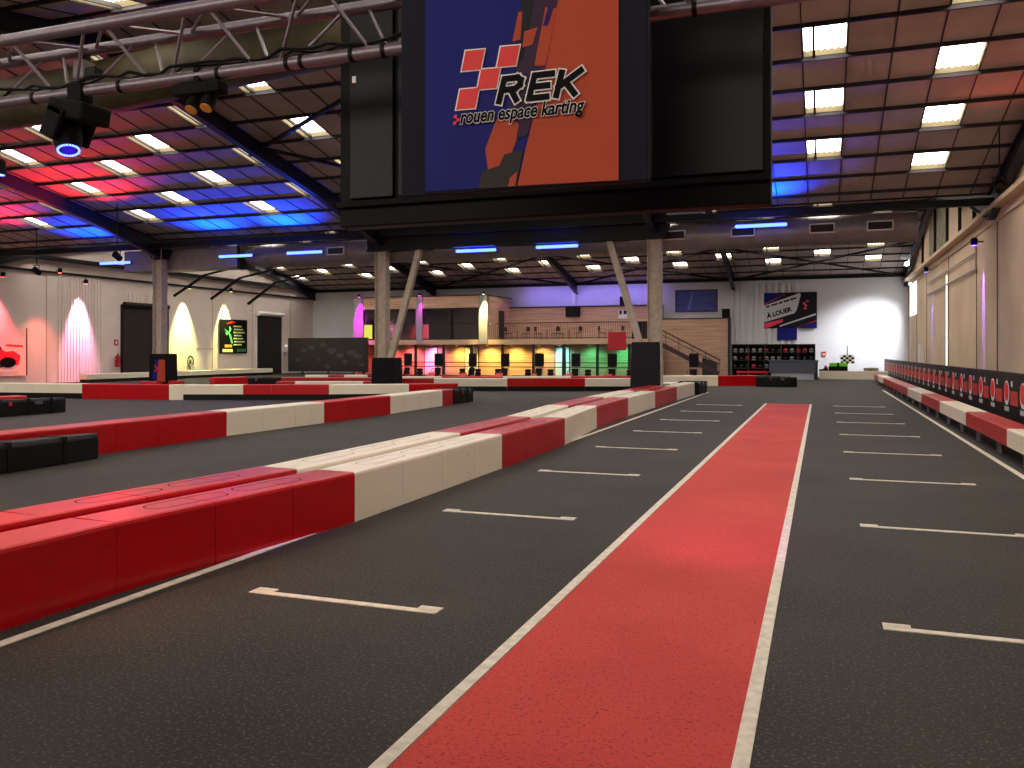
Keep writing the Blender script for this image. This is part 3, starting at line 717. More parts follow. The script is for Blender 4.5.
# rows in left background
f7 = [t6(276, 381), t6(295, 381), t6(363, 381), t6(370, 381)]
row(f7, ['r', 'w', 'r'], 'left of the low black pad', 1, .5, 0, .5)
f8 = [t6(281, 377.2), t6(372, 377.2)]
row(f8, ['r'], 'in the rearmost row below the dark mural', 1, .5, 0, .5)
f9 = [t6(305, 374.6), t6(328, 374.6), t6(344, 374.6), t6(366, 374.6)]
row(f9, ['w', 'r', 'w'], 'from the left against the dark mural', 1, .5, 0, .5)
# left wall barrier
row([(-38.0, 36.0), (-38.6, 46.0), (-38.8, 54.0)], ['w', 'w'], 'from the left along the left wall', 1, .5, .18, .48, base=True)
a = atZ(138, 381.5, .55); c = atZ(157, 381.5, .55); o = section(a, c, 1, .5, 0, .55, M['red']); tag(o, 'short red barrier block left of the leftmost column before the shutter', 'barrier')
a = atZ(168, 381, .55); c = atZ(180, 381, .55); o = section(a, c, 1, .5, 0, .55, M['red']); tag(o, 'short red barrier block peeping out right of the leftmost column pad', 'barrier')
a = atZ(215, 377.6, .75); c = atZ(248, 377, .75); o = section(a, c, 1, .6, .3, .75, M['red'], base=True); tag(o, 'red barrier block under the green and black wall poster', 'barrier')
# right barrier on legs
ys = [7.3, 11.3, 15.3, 19.35, 23.4, 27.45, 31.7, 35.7, 39.7, 43.7, 47.7, 51.0]
row([(2.76, y) for y in ys], ['r', 'w', 'r', 'w', 'r', 'w', 'r', 'r', 'r', 'w', 'r'], 'from the camera along the right side', -1, .44, .21, .49, legs=True)
# rubber noses
def nose(p, ang, Ln, w, h, label, bits=True):
    r = empty('barrier_end_cushion', (p[0], p[1], 0), ang)
    n = 10; b = MB(); prof = []
    for i in range(n + 1):
        t = i / n; x = Ln * t; hw_ = w / 2 * math.sqrt(max(0.05, 1 - (max(0, t - .55) / .45) ** 2 * .8)); hh = h * (1 - .12 * t)
        prof.append((x, hw_, hh))
    vs = []; fs = []
    for x, hw_, hh in prof:
        vs += [(x, -hw_, 0), (x, hw_, 0), (x, hw_, hh * .85), (x, hw_ * .8, hh), (x, -hw_ * .8, hh), (x, -hw_, hh * .85)]
    for i in range(n):
        for j in range(6): a_ = i * 6 + j; c_ = i * 6 + (j + 1) % 6; fs.append((a_, c_, c_ + 6, a_ + 6))
    fs.append(tuple(range(6))[::-1]); fs.append(tuple(n * 6 + k for k in range(6)))
    b.add(vs, fs); b.build('rubber_body', M['rubber'], r, .02)
    for q in (.25, .55, .8):
        s = MB()
        x = Ln * q; hw_ = w / 2 * math.sqrt(max(.05, 1 - (max(0, q - .55) / .45) ** 2 * .8)) + .012; hh = h * (1 - .12 * q) + .012
        s.box(x, x + .06, -hw_, hw_, .0, hh)
        s.build('strap', M['cable'], r)
    if bits:
        q = MB(); q.box(Ln * .35, Ln * .38, -w / 2 - .016, w / 2 + .016, h * .6, h * .8); q.build('red_reflector', M['redsign'], r)
        q = MB(); q.box(Ln * .62, Ln * .7, -w / 2 - .016, w / 2 + .016, h * .6, h * .8); q.build('grey_reflector', M['slate'], r)
    return tag(r, label, 'barrier cushion', 'black barrier end cushions')
nose((-11.5, 25.3), PI / 2, 2.0, .62, .52, 'black rubber end cushion at far end of the row across the inner track')
nose((-5.0, 34.3), PI / 2 - .05, 2.5, .9, .52, 'black rubber end cushion closing the near double barrier row')
nose((-20.35, 15.5), PI / 2 - .02, 2.9, .45, .46, 'black rubber end cushion near the left picture edge, behind the inner track')
nose((-3.0, 43.6), 0, 1.9, .9, .55, 'black rubber end cushion at the right end of the rear row')
nose((-10.92, 6.6), PI / 2 + .02, 3.95, .5, .45, 'long black rubber end cushion in the left foreground', False)
nose((-24.5, 27.8), PI - .1, 2.6, .6, .55, 'low black rubber cushion before the green wall poster', False) if False else None
a = atZ(262, 384, 0)
nose((atZ(284, 386).x, atZ(284, 386).y), PI + .25, 3.6, .6, .45, 'flat black rubber cushion left of the background barrier row')
# ---------------------------------------------------------------- advertising fence on the right
fe = empty('advertising_fence', (3.86, 0, 0)); FZ = 1.23
MB().box(0, .04, 6, 60, .12, FZ).build('black_sheet', M['black'], fe)
b = MB()
for i in range(28): b.box(.05, .09, 6 + i * 2, 6.05 + i * 2, 0, FZ)
b.box(.04, .09, 6, 60, FZ - .04, FZ + .02); b.build('fence_posts', M['dark_steel'], fe)
def disc(cz, ry, rz, x):
    n = 20; return MB().prism([(x, ry * math.cos(2 * PI * k / n), cz + rz * math.sin(2 * PI * k / n)) for k in range(n)], (-.004, 0, 0))
em = disc(.80, .27, .27, -.001).build('emblem', M['print_white'], fe)
disc(.83, .23, .21, -.005).build('red_disc', M['print_red'], em)
MB().box(-.005, 0, -1.12, -.38, .56, .86).build('red_panel', mat('print_deepred', (196, 40, 40), .5), em)
MB().box(-.005, 0, -.62, -.46, .95, 1.07).build('grey_dot', M['print_grey'], em)
MB().box(-.004, 0, -.24, .24, .40, .50).build('caption', M['print_grey'], em)
em.location.y = 13.3
for i in range(1, 29):
    e2 = copy_tree(em, fe); e2.location.y = 13.3 + i * 1.62
tag(fe, 'long black advertising fence with repeated red emblems before the right wall', 'fence')
# ---------------------------------------------------------------- mezzanine building
YM = 56.0; X0, X1 = -33.0, -22.2; XE = -10.6; ZS0, ZS1 = 2.24, 2.58; ZT = 5.72
mz = empty('mezzanine_building', (-22, YM, 0)); 
def mb_(name, m, x0, x1, y0, y1, z0, z1, parent=mz, bevel=0):
    o = MB().box(x0 + 22, x1 + 22, y0 - YM, y1 - YM, z0, z1).build(name, m, parent, bevel); return o
mb_('deck_slab', M['woodd'], X0, XE, YM, 60.9, ZS0, ZS1)
mb_('rear_wall', M['wood'], X0, X1, 60.6, 60.9, 0, ZT); mb_('rear_wall', M['wood'], X1, XE, 60.5, 60.9, ZS1, 5.0)
mb_('wall_cap', M['cap'], X1, XE, 60.45, 60.95, 5.0, 5.1)
mb_('ground_floor_wall', M['wood'], X0, XE + .4, 58.6, 58.8, 0, ZS0)
mb_('side_wall', M['wood'], X1 - .2, X1, YM + .05, 60.6, ZS1, ZT); mb_('side_wall', M['wood'], X0, X0 + .2, YM + .05, 60.6, 0, ZT)
mb_('fascia', M['wood'], X0, X1, YM, YM + .2, 4.88, ZT); mb_('roof_cap', M['cap'], X0 - .05, X1 + .05, YM - .05, 60.9, ZT, ZT + .08)
mb_('upper_floor_wall', mat('interior_dark', (60, 52, 60), .8), X0 + .2, X1 - .2, 59.5, 59.6, ZS1, ZT)
# pilasters
for xa, xb in ((-33.0, -32.2), (-27.82, -27.3), (-22.85, -22.2)): mb_('pilaster', mat('pilaster_grey', (150, 148, 150), .7), xa, xb, YM - .05, YM + .1, ZS1 - .3, ZT)
# windows
for (xa, xb) in ((-32.1, -30.5), (-30.4, -27.9), (-27.2, -25.05), (-24.95, -22.95)):
    fr = mb_('window', M['frame'], xa, xb, YM + .1, YM + .14, 4.80, 4.88)
    mb_('frame_rail', M['frame'], xa, xb, YM + .1, YM + .14, 3.72, 3.76, fr); mb_('frame_rail', M['frame'], xa, xb, YM + .1, YM + .14, ZS1, ZS1 + .08, fr)
    mb_('frame_stile', M['frame'], xa, xa + .07, YM + .1, YM + .14, ZS1, 4.88, fr); mb_('frame_stile', M['frame'], xb - .07, xb, YM + .1, YM + .14, ZS1, 4.88, fr)
    mb_('pane', M['glass'], xa + .05, xb - .05, YM + .11, YM + .125, ZS1 + .05, 4.85, fr)
def glow(px0, px1, z0, z1, m, name='glowing_reflection_panel'): 
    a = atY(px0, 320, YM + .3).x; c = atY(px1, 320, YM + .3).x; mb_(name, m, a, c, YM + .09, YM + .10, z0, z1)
glow(365.5, 373.5, 2.68, 3.72, emi('lit_yellow', (.75, .72, .08), 1.0), 'glowing_reflection'); glow(424, 430, 2.68, 3.7, emi('lit_red', (.7, .08, .12), .7), 'glowing_reflection')  # glowing plates in front of the panes imitate coloured reflections in the glass
# doors upstairs side wall
MB().box(.0, .04, 2.2, 3.3, ZS1 + .05, 4.75).build('door', M['frame'], mz).location = (-22.2 + 22 + .0, 0, 0)
# posts and rails below
b = MB()
for px in (363, 415, 443, 471.5, 502, 533, 564, 597, 629): x = atY(px, 360, YM).x; o = mb_('post', M['frame'], x - .09, x + .09, YM + .05, YM + .2, 0, ZS0)
for z in (.62, .93): mb_('lower_rail', M['frame'], atY(398, 360, YM).x, atY(629, 360, YM).x, YM + .0, YM + .05, z, z + .06)
# doors on the ground floor
for px0, px1, m_ in ((425, 437, M['white_paint']), (465.5, 470, M['white_paint']), (473.5, 478, M['white_paint']), (555.5, 562, M['white_paint']), (565, 569, M['white_paint'])):
    xa, xb = atY(px0, 360, 58.55).x, atY(px1, 360, 58.55).x
    dd = mb_('door', M['frame'], xa - .06, xb + .06, 58.55, 58.6, 0, 2.1); mb_('door_panel', m_, xa, xb, 58.52, 58.55, 0, 2.04, dd)
# railing
rl = MB(); XA = X1 + .1
rl.tube([(XA + 22, .05, 3.72), (XE + 22, .05, 3.72)], .03, 8); rl.tube([(XA + 22, .05, 2.68), (XE + 22, .05, 2.68)], .025, 8)
o = rl.build('railing', M['frame'], mz)
bb = MB(); x = XA
while x < XE: bb.tube([(x + 22, .05, 2.6), (x + 22, .05, 3.72)], .012, 5); x += .16
bb.build('balusters', M['frame'], o)
tag(mz, 'two storey wood clad gallery building with glazed room and balcony railing', 'building')
# stair wall block right
sw = empty('stair_wall', (-8.3, 60.2, 0))
MB().box(-2.26, 2.27, 0, .6, 0, 4.0).build('wood_cladding', M['wood'], sw); MB().box(-2.3, 2.3, -.04, .64, 4.0, 4.08).build('cap', M['cap'], sw)
MB().box(2.27, 2.40, -.1, .6, 0, 4.08).build('corner_trim', M['frame'], sw); MB().box(-2.42, -2.28, -.04, .6, 4.0, 5.08).build('upstand', M['cap'], sw)
tag(sw, 'high wood clad wall beside the stairs, left of the helmet shelves', 'wall panel')
st = empty('staircase', (-10.55, 57.6, 0)); b = MB(); n = 14
for i in range(n):
    x = 4.0 * i / n; z = 2.6 * (1 - (i + 1) / (n + 1)); b.box(x, x + .32, 0, 1.2, z - .05, z)
b.build('steps', M['dark_steel'], st)
b = MB(); b.beam((-.1, 0, 2.45), (4.2, 0, .25), .06, .3); b.build('stringer', M['cap'], st)
b = MB(); b.beam((-.3, 0, 3.55), (4.3, 0, 1.15), .06, .09); b.beam((-.3, 0, 3.25), (4.3, 0, .85), .04, .05)
for i in range(6): t = i / 5; b.beam((-.2 + 4.4 * t, 0, 2.4 - 2.3 * t), (-.2 + 4.4 * t, 0, 3.52 - 2.35 * t), .04, .04)
b.build('handrail', M['cap'], st)
MB().prism([(3.1, -.02, 0), (4.1, -.02, 0), (4.1, -.02, 1.0), (3.1, -.02, 1.35)], (0, .04, 0)).build('end_panel', M['frame'], st)
tag(st, 'dark staircase descending right from the gallery along the wood wall', 'staircase')
# things on the gallery
def thing_box(name, x0, x1, y0, y1, z0, z1, m, label, cat, bevel=.02, extra=None, group=None):
    r = empty(name, ((x0 + x1) / 2, (y0 + y1) / 2, z0)); hx_, hy_ = (x1 - x0) / 2, (y1 - y0) / 2
    MB().box(-hx_, hx_, -hy_, hy_, 0, z1 - z0).build('cabinet', m, r, bevel)
    if extra: extra(r, hx_, hy_, z1 - z0)
    return tag(r, label, cat, group)
def tv_x(r, a, b_, h): MB().box(-a + .04, a - .04, -b_ - .01, -b_, .04, h - .04).build('screen', M['glass'], r); MB().box(-.1, .1, b_, b_ + .15, h * .3, h * .6).build('bracket', M['cable'], r)
def spk_x(r, a, b_, h):
    MB().lathe([(a * .7, 0), (a * .6, .01)], n=14, M=Matrix.Rotation(PI / 2, 4, 'X'), c=(0, -b_ - .001, h * .35)).build('woofer', M['rubber'], r)
    MB().lathe([(a * .35, 0), (a * .3, .01)], n=12, M=Matrix.Rotation(PI / 2, 4, 'X'), c=(0, -b_ - .001, h * .75)).build('tweeter', M['rubber'], r)
thing_box('television', -17.7, -16.6, 60.2, 60.35, 4.28, 5.05, M['blackpad'], 'black television on the upper wood wall behind the balcony', 'television', .01, tv_x)
thing_box('loudspeaker', -13.7, -13.25, 60.5, 60.85, 5.1, 5.72, M['blackpad'], 'black loudspeaker standing on top of the balcony rear wall', 'loudspeaker', .02, spk_x)
thing_box('loudspeaker', -6.45, -5.95, 60.3, 60.7, 4.08, 4.7, M['blackpad'], 'black loudspeaker on the corner of the stair wall beside corrugated sheet', 'loudspeaker', .02, spk_x)
c_ = empty('steel_column', (-17.3, 60.98, 0)); MB().box(-.14, .14, -.02, .1, 0, ZE).build('shaft', M['white_paint'], c_); MB().box(-.2, .2, -.05, .1, ZE - .4, ZE - .05).build('head_plate', M['dark_steel'], c_)
tag(c_, 'pale steel column rising behind the television to the back roof beam', 'column')
# framed notice and dark figure poster on balcony wall
def poster(name, x0, x1, z0, z1, y, m, label, prints=(), t=.03, cat='poster', frame=None):
    r = empty(name, ((x0 + x1) / 2, y, (z0 + z1) / 2)); a, h = (x1 - x0) / 2, (z1 - z0) / 2
    MB().box(-a, a, 0, t, -h, h).build('board', m, r)
    if frame:
        b = MB(); w = .05; b.box(-a - w, a + w, -.02, t, h, h + w); b.box(-a - w, a + w, -.02, t, -h - w, -h); b.box(-a - w, -a, -.02, t, -h, h); b.box(a, a + w, -.02, t, -h, h); b.build('frame', frame, r)
    for k, (poly, mm, nm_) in enumerate(prints):
        MB().prism([(-a + 2 * a * u, -.001 - .002 * (k % 5), -h + 2 * h * v) for u, v in poly], (0, -.004, 0)).build(nm_, mm, r)
    return tag(r, label, cat)
def rectuv(u0, v0, u1, v1, s=0): return [(u0, v0), (u1, v0 + s), (u1, v1 + s), (u0, v1)]
p0_, p1_ = atY(618.5, 310, 60.45), atY(627, 318.5, 60.45)
poster('framed_notice', p0_.x, p1_.x, p1_.z, p0_.z, 60.44, M['print_white'], 'small white notice with two dark shapes above the balcony railing',
       [(rectuv(.1, .5, .4, .95), M['print_dark'], 'dark_shape'), (rectuv(.6, .5, .95, .95), M['print_dark'], 'dark_shape')])
# red board on the deck edge
p0_, p1_ = atY(608, 332, 55.85), atY(626, 350, 55.85)
rb = empty('red_board', ((p0_.x + p1_.x) / 2, 55.85, p1_.z)); MB().box(-(p1_.x - p0_.x) / 2, (p1_.x - p0_.x) / 2, 0, .05, 0, p0_.z - p1_.z).build('panel', M['redsign'], rb, .01)
MB().box(-.5, .5, .05, .15, .55, .65).build('bracket', M['cable'], rb)
tag(rb, 'square red board fixed to the front edge of the balcony', 'sign')
# chairs and tables on the balcony
def chair(loc, rz, label):
    r = empty('balcony_chair', loc, rz)
    MB().box(-.22, .22, -.22, .22, .43, .47).build('seat', M['frame'], r, .01); MB().box(-.21, .21, .19, .23, .6, .92).build('backrest', M['frame'], r, .01)
    for sx in (-1, 1):
        for sy in (-1, 1): MB().tube([(sx * .19, sy * .19, 0), (sx * .19, sy * .19, .43 if sy < 0 else .9)], .016, 6).build('leg', M['frame'], r)
    return tag(r, label, 'chair', 'chairs on the balcony')
def table(loc, label):
    r = empty('balcony_table', loc); MB().lathe([(.34, .70), (.36, .72), (.34, .74)], n=18).build('tabletop', M['woodd'], r)
    MB().tube([(0, 0, .02), (0, 0, .7)], .03, 8).build('pedestal', M['frame'], r); MB().lathe([(.22, 0), (.2, .03)], n=14).build('foot', M['frame'], r)
    return tag(r, label, 'table', 'tables on the balcony')
spots = [(517, 'by the glazed room'), (547, 'left of centre on the balcony'), (569, 'below the television'), (611, 'above the red board')]
for i, (px, where) in enumerate(spots):
    x = atY(px, 330, 57.6).x; table((x, 57.6, ZS1), 'small round balcony table ' + where)
    chair((x - .62, 57.5, ZS1), -PI / 2 + .2, 'dark balcony chair left of the small table ' + where).rotation_euler.z = PI / 2
    chair((x + .62, 57.7, ZS1), -PI / 2 - .2, 'dark balcony chair right of the small table ' + where)
# dark curtain at the top of the stairs
cu = MB()
for i in range(12): cu.box(-11.9 + i * .1, -11.82 + i * .1, 56.2 + .03 * (i % 2), 56.28 + .03 * (i % 2), ZS1, 3.75)
tag(rebase(cu.build('dark_curtain', M['navy']), (-11.4, 56.2, ZS1)), 'dark folded curtain on the balcony beside the tall pad column', 'curtain')
# ---------------------------------------------------------------- parked karts
def tube_ring(b, pts, r): b.tube([Vector(p) for p in pts + [pts[0], pts[1]]], r, 8, False)
def kart(loc, label, fair):
    r = empty('parked_kart', loc)
    b = MB(); pts = []
    for k in range(24):
        a = 2 * PI * k / 24; pts.append((.62 * math.copysign(abs(math.cos(a)) ** .45, math.cos(a)), .95 * math.copysign(abs(math.sin(a)) ** .45, math.sin(a)), .16))
    tube_ring(b, pts, .07); b.box(-.35, .35, -.8, .8, .06, .10); b.build('bumper_frame', M['rubber'], r)
    w = MB()
    for sx in (-.48, .48):
        for sy in (-.55, .55): 
            MB().lathe([(.08, -.08), (.13, -.07), (.13, .07), (.08, .08)], n=14, M=Matrix.Rotation(PI / 2, 4, 'Y'), c=(sx, sy, .13)).build('wheel', M['rubber'], r)
    MB().prism([(-.3, -.95, .15), (.3, -.95, .15), (.22, -.5, .42), (-.22, -.5, .42)], (0, .12, .05)).build('nose_cone', fair, r, .02)
    for sx in (-1, 1): MB().box(sx * .42 - .1, sx * .42 + .1, -.35, .4, .18, .32).build('side_pod', fair, r, .03)
    MB().prism([(-.22, -.1, .12), (.22, -.1, .12), (.22, .3, .12), (-.22, .3, .12)], (0, .02, .1)).build('seat_base', M['blackpad'], r, .02)
    MB().prism([(-.22, .3, .15), (.22, .3, .15), (.2, .45, .75), (-.2, .45, .75)], (0, .07, 0)).build('seat_back', M['blackpad'], r, .03)
    MB().box(-.27, .27, .50, .64, .85, 1.62).build('headrest', M['blackpad'], r, .05)
    b = MB(); b.tube([(-.2, .6, .15), (-.2, .62, 1.4)], .025, 8); b.tube([(.2, .6, .15), (.2, .62, 1.4)], .025, 8); b.build('roll_hoop', M['alu'], r)
    b = MB(); pts = [(.16 * math.cos(2 * PI * k / 16), -.25 + .05 * math.sin(2 * PI * k / 16), .55 + .15 * math.sin(2 * PI * k / 16)) for k in range(16)]
    tube_ring(b, pts, .016); b.tube([(0, -.25, .55), (0, -.5, .3)], .016, 6); b.build('steering_wheel', M['blackpad'], r)
    return tag(r, label, 'kart', 'karts parked in the pit row')
K0 = None
kp = [(382, 'left of the low pad, mostly hidden'), (403, 'just right of the low black pad'), (435, 'before the pink lit wall'), (468, 'before the white doors'), (502, 'in the middle of the yellow lit bays'),
      (536, 'at the right end of the yellow lit bays'), (572, 'before the first green lit bay'), (610, 'below the red board'), (691, 'alone right of the tall pad, before the stairs')]
for i, (px, w_) in enumerate(kp):
    Y = 46.8 + (0 if i < 8 else .6); p = atY(px, 370, Y)
    lab = 'parked kart with tall black headrest, ' + w_
    if K0 is None: K0 = kart((p.x, Y, 0), lab, M['red']); k_ = K0
    else:
        k_ = copy_tree(K0); k_.location = (p.x, Y, 0); k_['label'] = lab
    k_.rotation_euler.z = random.uniform(-.15, .15)
# tyres between karts
T0 = None
for i, px in enumerate((420, 459, 478, 495, 528, 548, 588, 628)):
    p = atY(px, 372, 46.2); lab = 'black tyre stack between parked karts, %s from the left' % ORD[i]
    if T0 is None:
        T0 = empty('tyre_stack', (0, 0, 0))
        for k in range(4): MB().lathe([(.10, .0), (.17, .02), (.19, .09), (.17, .16), (.10, .18)], n=16, c=(0, 0, k * .18)).build('tyre', M['rubber'], T0)
        t_ = T0
    else: t_ = copy_tree(T0)
    t_.location = (p.x, 46.2 + (i % 2) * .5, 0); tag(t_, lab, 'tyre stack', 'tyre stacks by the karts')
# ---------------------------------------------------------------- mural, shelves, counter
pa, pb = atY(288, 338, 54.4), atY(368, 373, 54.4)
pr_ = []
random.seed(3)
for (u, v, s) in ((.12, .35, .05), (.2, .62, .05), (.3, .7, .05), (.45, .8, .05), (.55, .62, .07), (.66, .5, .06), (.72, .3, .05), (.8, .55, .07), (.88, .45, .06), (.4, .35, .03), (.92, .2, .05), (.5, .15, .05)):
    n = 7; pr_.append(([(u + s * (.5 + random.random() * .6) * math.cos(2 * PI * k / n), v + 1.6 * s * (.5 + random.random() * .6) * math.sin(2 * PI * k / n)) for k in range(n)], mat('mural_grey', (62, 54, 66), .6), 'pale_blot'))
mu = poster('dark_mural_board', pa.x, pb.x, .25, pa.z, 54.4, mat('mural_black', (22, 20, 32), .5), 'wide black mural board with pale blots in front of the left back corner', pr_, .08, 'mural')
b = MB(); 
for s in (-1, 0, 1): b.box(s * 2.2 - .05, s * 2.2 + .05, .08, .16, -(pa.z + .25) / 2, (pa.z - .25) / 2)
b.build('support_post', M['frame'], mu)
# helmet shelves
hs = empty('helmet_shelves', (-2.86, 55.9, 0)); hw_ = 2.5; b = MB()
b.box(-hw_, hw_, .42, .46, 0, 2.2); b.build('back_panel', M['blackpad'], hs)
for k in range(5): MB().box(-hw_, hw_, 0, .45, .14 + k * .5, .18 + k * .5).build('shelf', M['frame'], hs)
for k in range(6): x = -hw_ + k * hw_ * 2 / 5; MB().box(x - .03, x + .03, 0, .45, 0, 2.2).build('upright', M['frame'], hs)
tag(hs, 'black open shelving filled with helmets below the hire sign', 'shelf')
HEL = []
for nm_, m_ in (('black', mat('helmet_black', (30, 30, 34), .25, coat=.5)), ('silver', mat('helmet_silver', (150, 150, 155), .3)), ('red', mat('helmet_red', (190, 30, 34), .3))):
    r = empty('helmet', (0, 0, -5)); MB().lathe([(.09, 0), (.125, .05), (.135, .12), (.12, .19), (.07, .235), (.02, .25)], n=14).build('shell', m_, r)
    MB().lathe([(.138, .10), (.138, .155)], n=14).build('visor', M['glass'], r); HEL.append([r, nm_, False])
for k in range(1, 4):
    for i in range(13):
        idx = random.choice([0, 0, 0, 1, 1, 2]); h_ = HEL[idx]
        h = h_[0] if not h_[2] else copy_tree(h_[0]); h_[2] = True
        h.location = (-2.86 - 2.3 + i * .383, 55.98 + .1, .18 + k * .5)
        tag(h, '%s helmet, %s from the left on the %s shelf from the floor' % (h_[1], ORD[i] if i < 12 else 'thirteenth', ORD[k]), 'helmet', 'helmets on the shelves')
ct = empty('reception_counter', (-1.6, 55.0, 0)); MB().box(-1.4, 1.4, -.3, .3, .42, 1.12).build('front_panel', M['slate'], ct, .01); MB().box(-1.48, 1.46, -.36, .36, 1.12, 1.2).build('countertop', M['slate'], ct, .01)
MB().box(-1.3, 1.2, -.22, .25, 0, .42).build('plinth', mat('pale_plinth', (170, 176, 186), .5), ct); MB().box(1.28, 1.42, -.32, .32, 0, 1.12).build('end_panel', M['frame'], ct)
tag(ct, 'grey blue counter with dark end panel before the helmet shelves', 'counter')
bn_ = empty('red_bench', (-4.0, 54.6, 0)); MB().box(-.95, .95, -.2, .2, .38, .52).build('seat', M['red'], bn_, .02); MB().box(-.9, -.8, -.18, .18, 0, .38).build('leg', M['frame'], bn_); MB().box(.8, .9, -.18, .18, 0, .38).build('leg', M['frame'], bn_)
tag(bn_, 'low red bench in front of the helmet shelves', 'bench')
# hire sign on the back wall
p0_, p1_ = atY(764, 293, 61.05), atY(817, 328, 61.05)
pr_ = [([(0, .68), (.38, .92), (.4, 1), (0, 1)], M['print_blue'], 'blue_corner'), ([(0, .17), (0, .64), (.68, .98), (.70, .93), (.62, .50), (.58, .42)], M['print_grey'], 'grey_field'),
       ([(-.01, .0), (.1, .03), (.36, .18), (.36, .26), (0, .14)], M['print_pink'], 'pink_stripe'), ([(.3, .04), (.98, .36), (.98, .41), (.3, .08)], M['print_grey'], 'grey_stripe'),
       ([(.62, .0), (1, 0), (1, .16)], M['print_blue'], 'blue_corner'), ([(0, .66), (.4, .93), (.39, .96), (0, .69)], M['print_pink'], 'pink_stripe'), ([(.62, .02), (1, .2), (1, .22), (.64, .02)], M['print_pink'], 'pink_stripe')]
for (u, v) in ((.74, .66), (.80, .72), (.77, .60), (.76, .52)): pr_.append((rectuv(u, v, u + .045, v + .055), M['print_pink'], 'pink_square'))
hsn = poster('hire_sign', p0_.x, p1_.x, p1_.z, p0_.z, 61.04, M['print_dark'], 'dark sign with slanted pale field reading A LOUER on back wall', pr_, .06, 'sign')
W_, H_ = p1_.x - p0_.x, p0_.z - p1_.z
t = text_obj('À LOUER', 'sign_letters', M['print_black'], 1, .1, .045); fit_text(t, (-W_ / 2 + .06 * W_, -.02, -H_ / 2 + .27 * H_), W_ * .5, H_ * .17, hsn, rot=math.radians(17))
b = MB()
for i, (u, wd) in enumerate(((.04, .07), (.14, .12), (.28, .08), (.38, .10), (.50, .11))):
    b.prism([(-W_ / 2 + W_ * q, -.02, -H_ / 2 + H_ * (.56 + .42 * q + dv)) for q, dv in ((u, 0), (u + wd, 0), (u + wd, .05), (u, .05))], (0, -.005, 0))
b.build('small_lettering', M['print_dark'], hsn)
p0_, p1_ = atY(777, 328, 60.98), atY(797, 340, 60.98)
poster('blue_board', p0_.x, p1_.x, p1_.z, p0_.z, 60.98, M['print_blue'], 'plain dark blue panel right under the A LOUER sign', [], .05, 'panel')
p0_, p1_ = atY(675, 290, 61.1), atY(718, 312, 61.1); pr_ = []
for i in range(9): pr_.append((rectuv(.05 + .03 * (i % 3), .12 + i * .09, .9 - .05 * (i % 4), .15 + i * .09, .02), mat('pale_blue_print', (70, 90, 190), .5), 'pale_stroke'))
pr_.append(([(.28, .1), (.36, .1), (.44, .9), (.40, .9)], mat('pale_blue_print', (90, 110, 200), .5), 'pale_stroke'))
poster('blue_plan_poster', p0_.x, p1_.x, p1_.z, p0_.z, 61.1, mat('deep_blue', (26, 34, 120), .4), 'dark blue poster with pale strokes on back wall above stair wall', pr_, .04, 'poster', M['white_paint'])
# ---------------------------------------------------------------- far right corner
MB_ = section((-.1, 56.6), (2.2, 56.6), 1, .5, 0, .52, M['white']); tag(MB_, 'white barrier block below the lime green bin by the back wall', 'barrier')
o = section((2.2, 56.6), (4.0, 56.6), 1, .5, 0, .52, M['white']); tag(o, 'white barrier block at the end of the fence by the back wall', 'barrier')
def onblk(px): return atY(px, 365, 56.85).x
r = empty('lime_bin', (onblk(838), 56.85, .52)); MB().box(-.55, .55, -.2, .2, 0, .28).build('body', M['blackpad'], r, .02); MB().box(-.52, .52, -.22, .22, .28, .5).build('lime_lid', M['green'], r, .03); MB().box(-.06, .06, -.23, .23, .28, .52).build('strap', M['cable'], r)
tag(r, 'black box with lime green lid standing on the white barrier block', 'bin')
r = empty('checkered_board', (onblk(847.5), 57.3, 0)); cw = MB(); ck = MB()
for i in range(5):
    for j in range(4): (cw if (i + j) % 2 else ck).box(-.4 + i * .16, -.4 + (i + 1) * .16, 0, .02, .98 + j * .13, .98 + (j + 1) * .13)
cw.build('white_checks', M['print_white'], r); ck.build('black_checks', M['print_black'], r); MB().box(-.03, .03, .02, .06, 0, 2.1).build('pole', M['alu'], r)
tag(r, 'black and white checkered board on a pole behind the lime green bin', 'sign')
r = empty('kart_shoe_pile', (onblk(823.5), 56.85, .52)); MB().prism([(-.28, 0, 0), (.3, 0, 0), (.22, 0, .25), (.1, 0, .36), (0, 0, .12), (-.28, 0, .08)], (0, .25, 0)).build('dark_body', M['blackpad'], r, .02); MB().prism([(.0, -.01, .1), (.22, -.01, .22), (.12, -.01, .34)], (0, .27, 0)).build('red_top', M['redsign'], r)
tag(r, 'small black and red wedge lying on the white block beside the counter', 'wedge')
r = empty('beige_case', (onblk(871), 56.9, .52)); MB().box(-.42, .42, -.15, .15, 0, .2).build('case', mat('beige_case', (150, 136, 116), .6), r, .02); MB().box(-.1, .1, -.17, -.15, .08, .12).build('clasp', M['cable'], r)
tag(r, 'low beige case on the white block near the fence end', 'case')
p0_, p1_ = atY(822, 351.5, 61.15), atY(826, 356, 61.15)
poster('red_notice', p0_.x, p1_.x, p1_.z, p0_.z, 61.15, mat('notice_red', (190, 60, 60), .5), 'tiny red notice on the white back wall right of the counter', [(rectuv(.2, .2, .8, .5), M['print_white'], 'white_mark')], .03, 'notice')
y = atX(921.5, 350, XR - .1).y
r = empty('wall_cabinet', (XR - .12, y, 1.0)); MB().box(-.1, .11, -.35, .35, 0, 1.15).build('cabinet', M['white_paint'], r, .01); MB().box(-.112, -.1, -.3, .3, .05, 1.1).build('door', M['print_white'], r)
tag(r, 'narrow white cabinet on the right wall above the fence', 'cabinet')
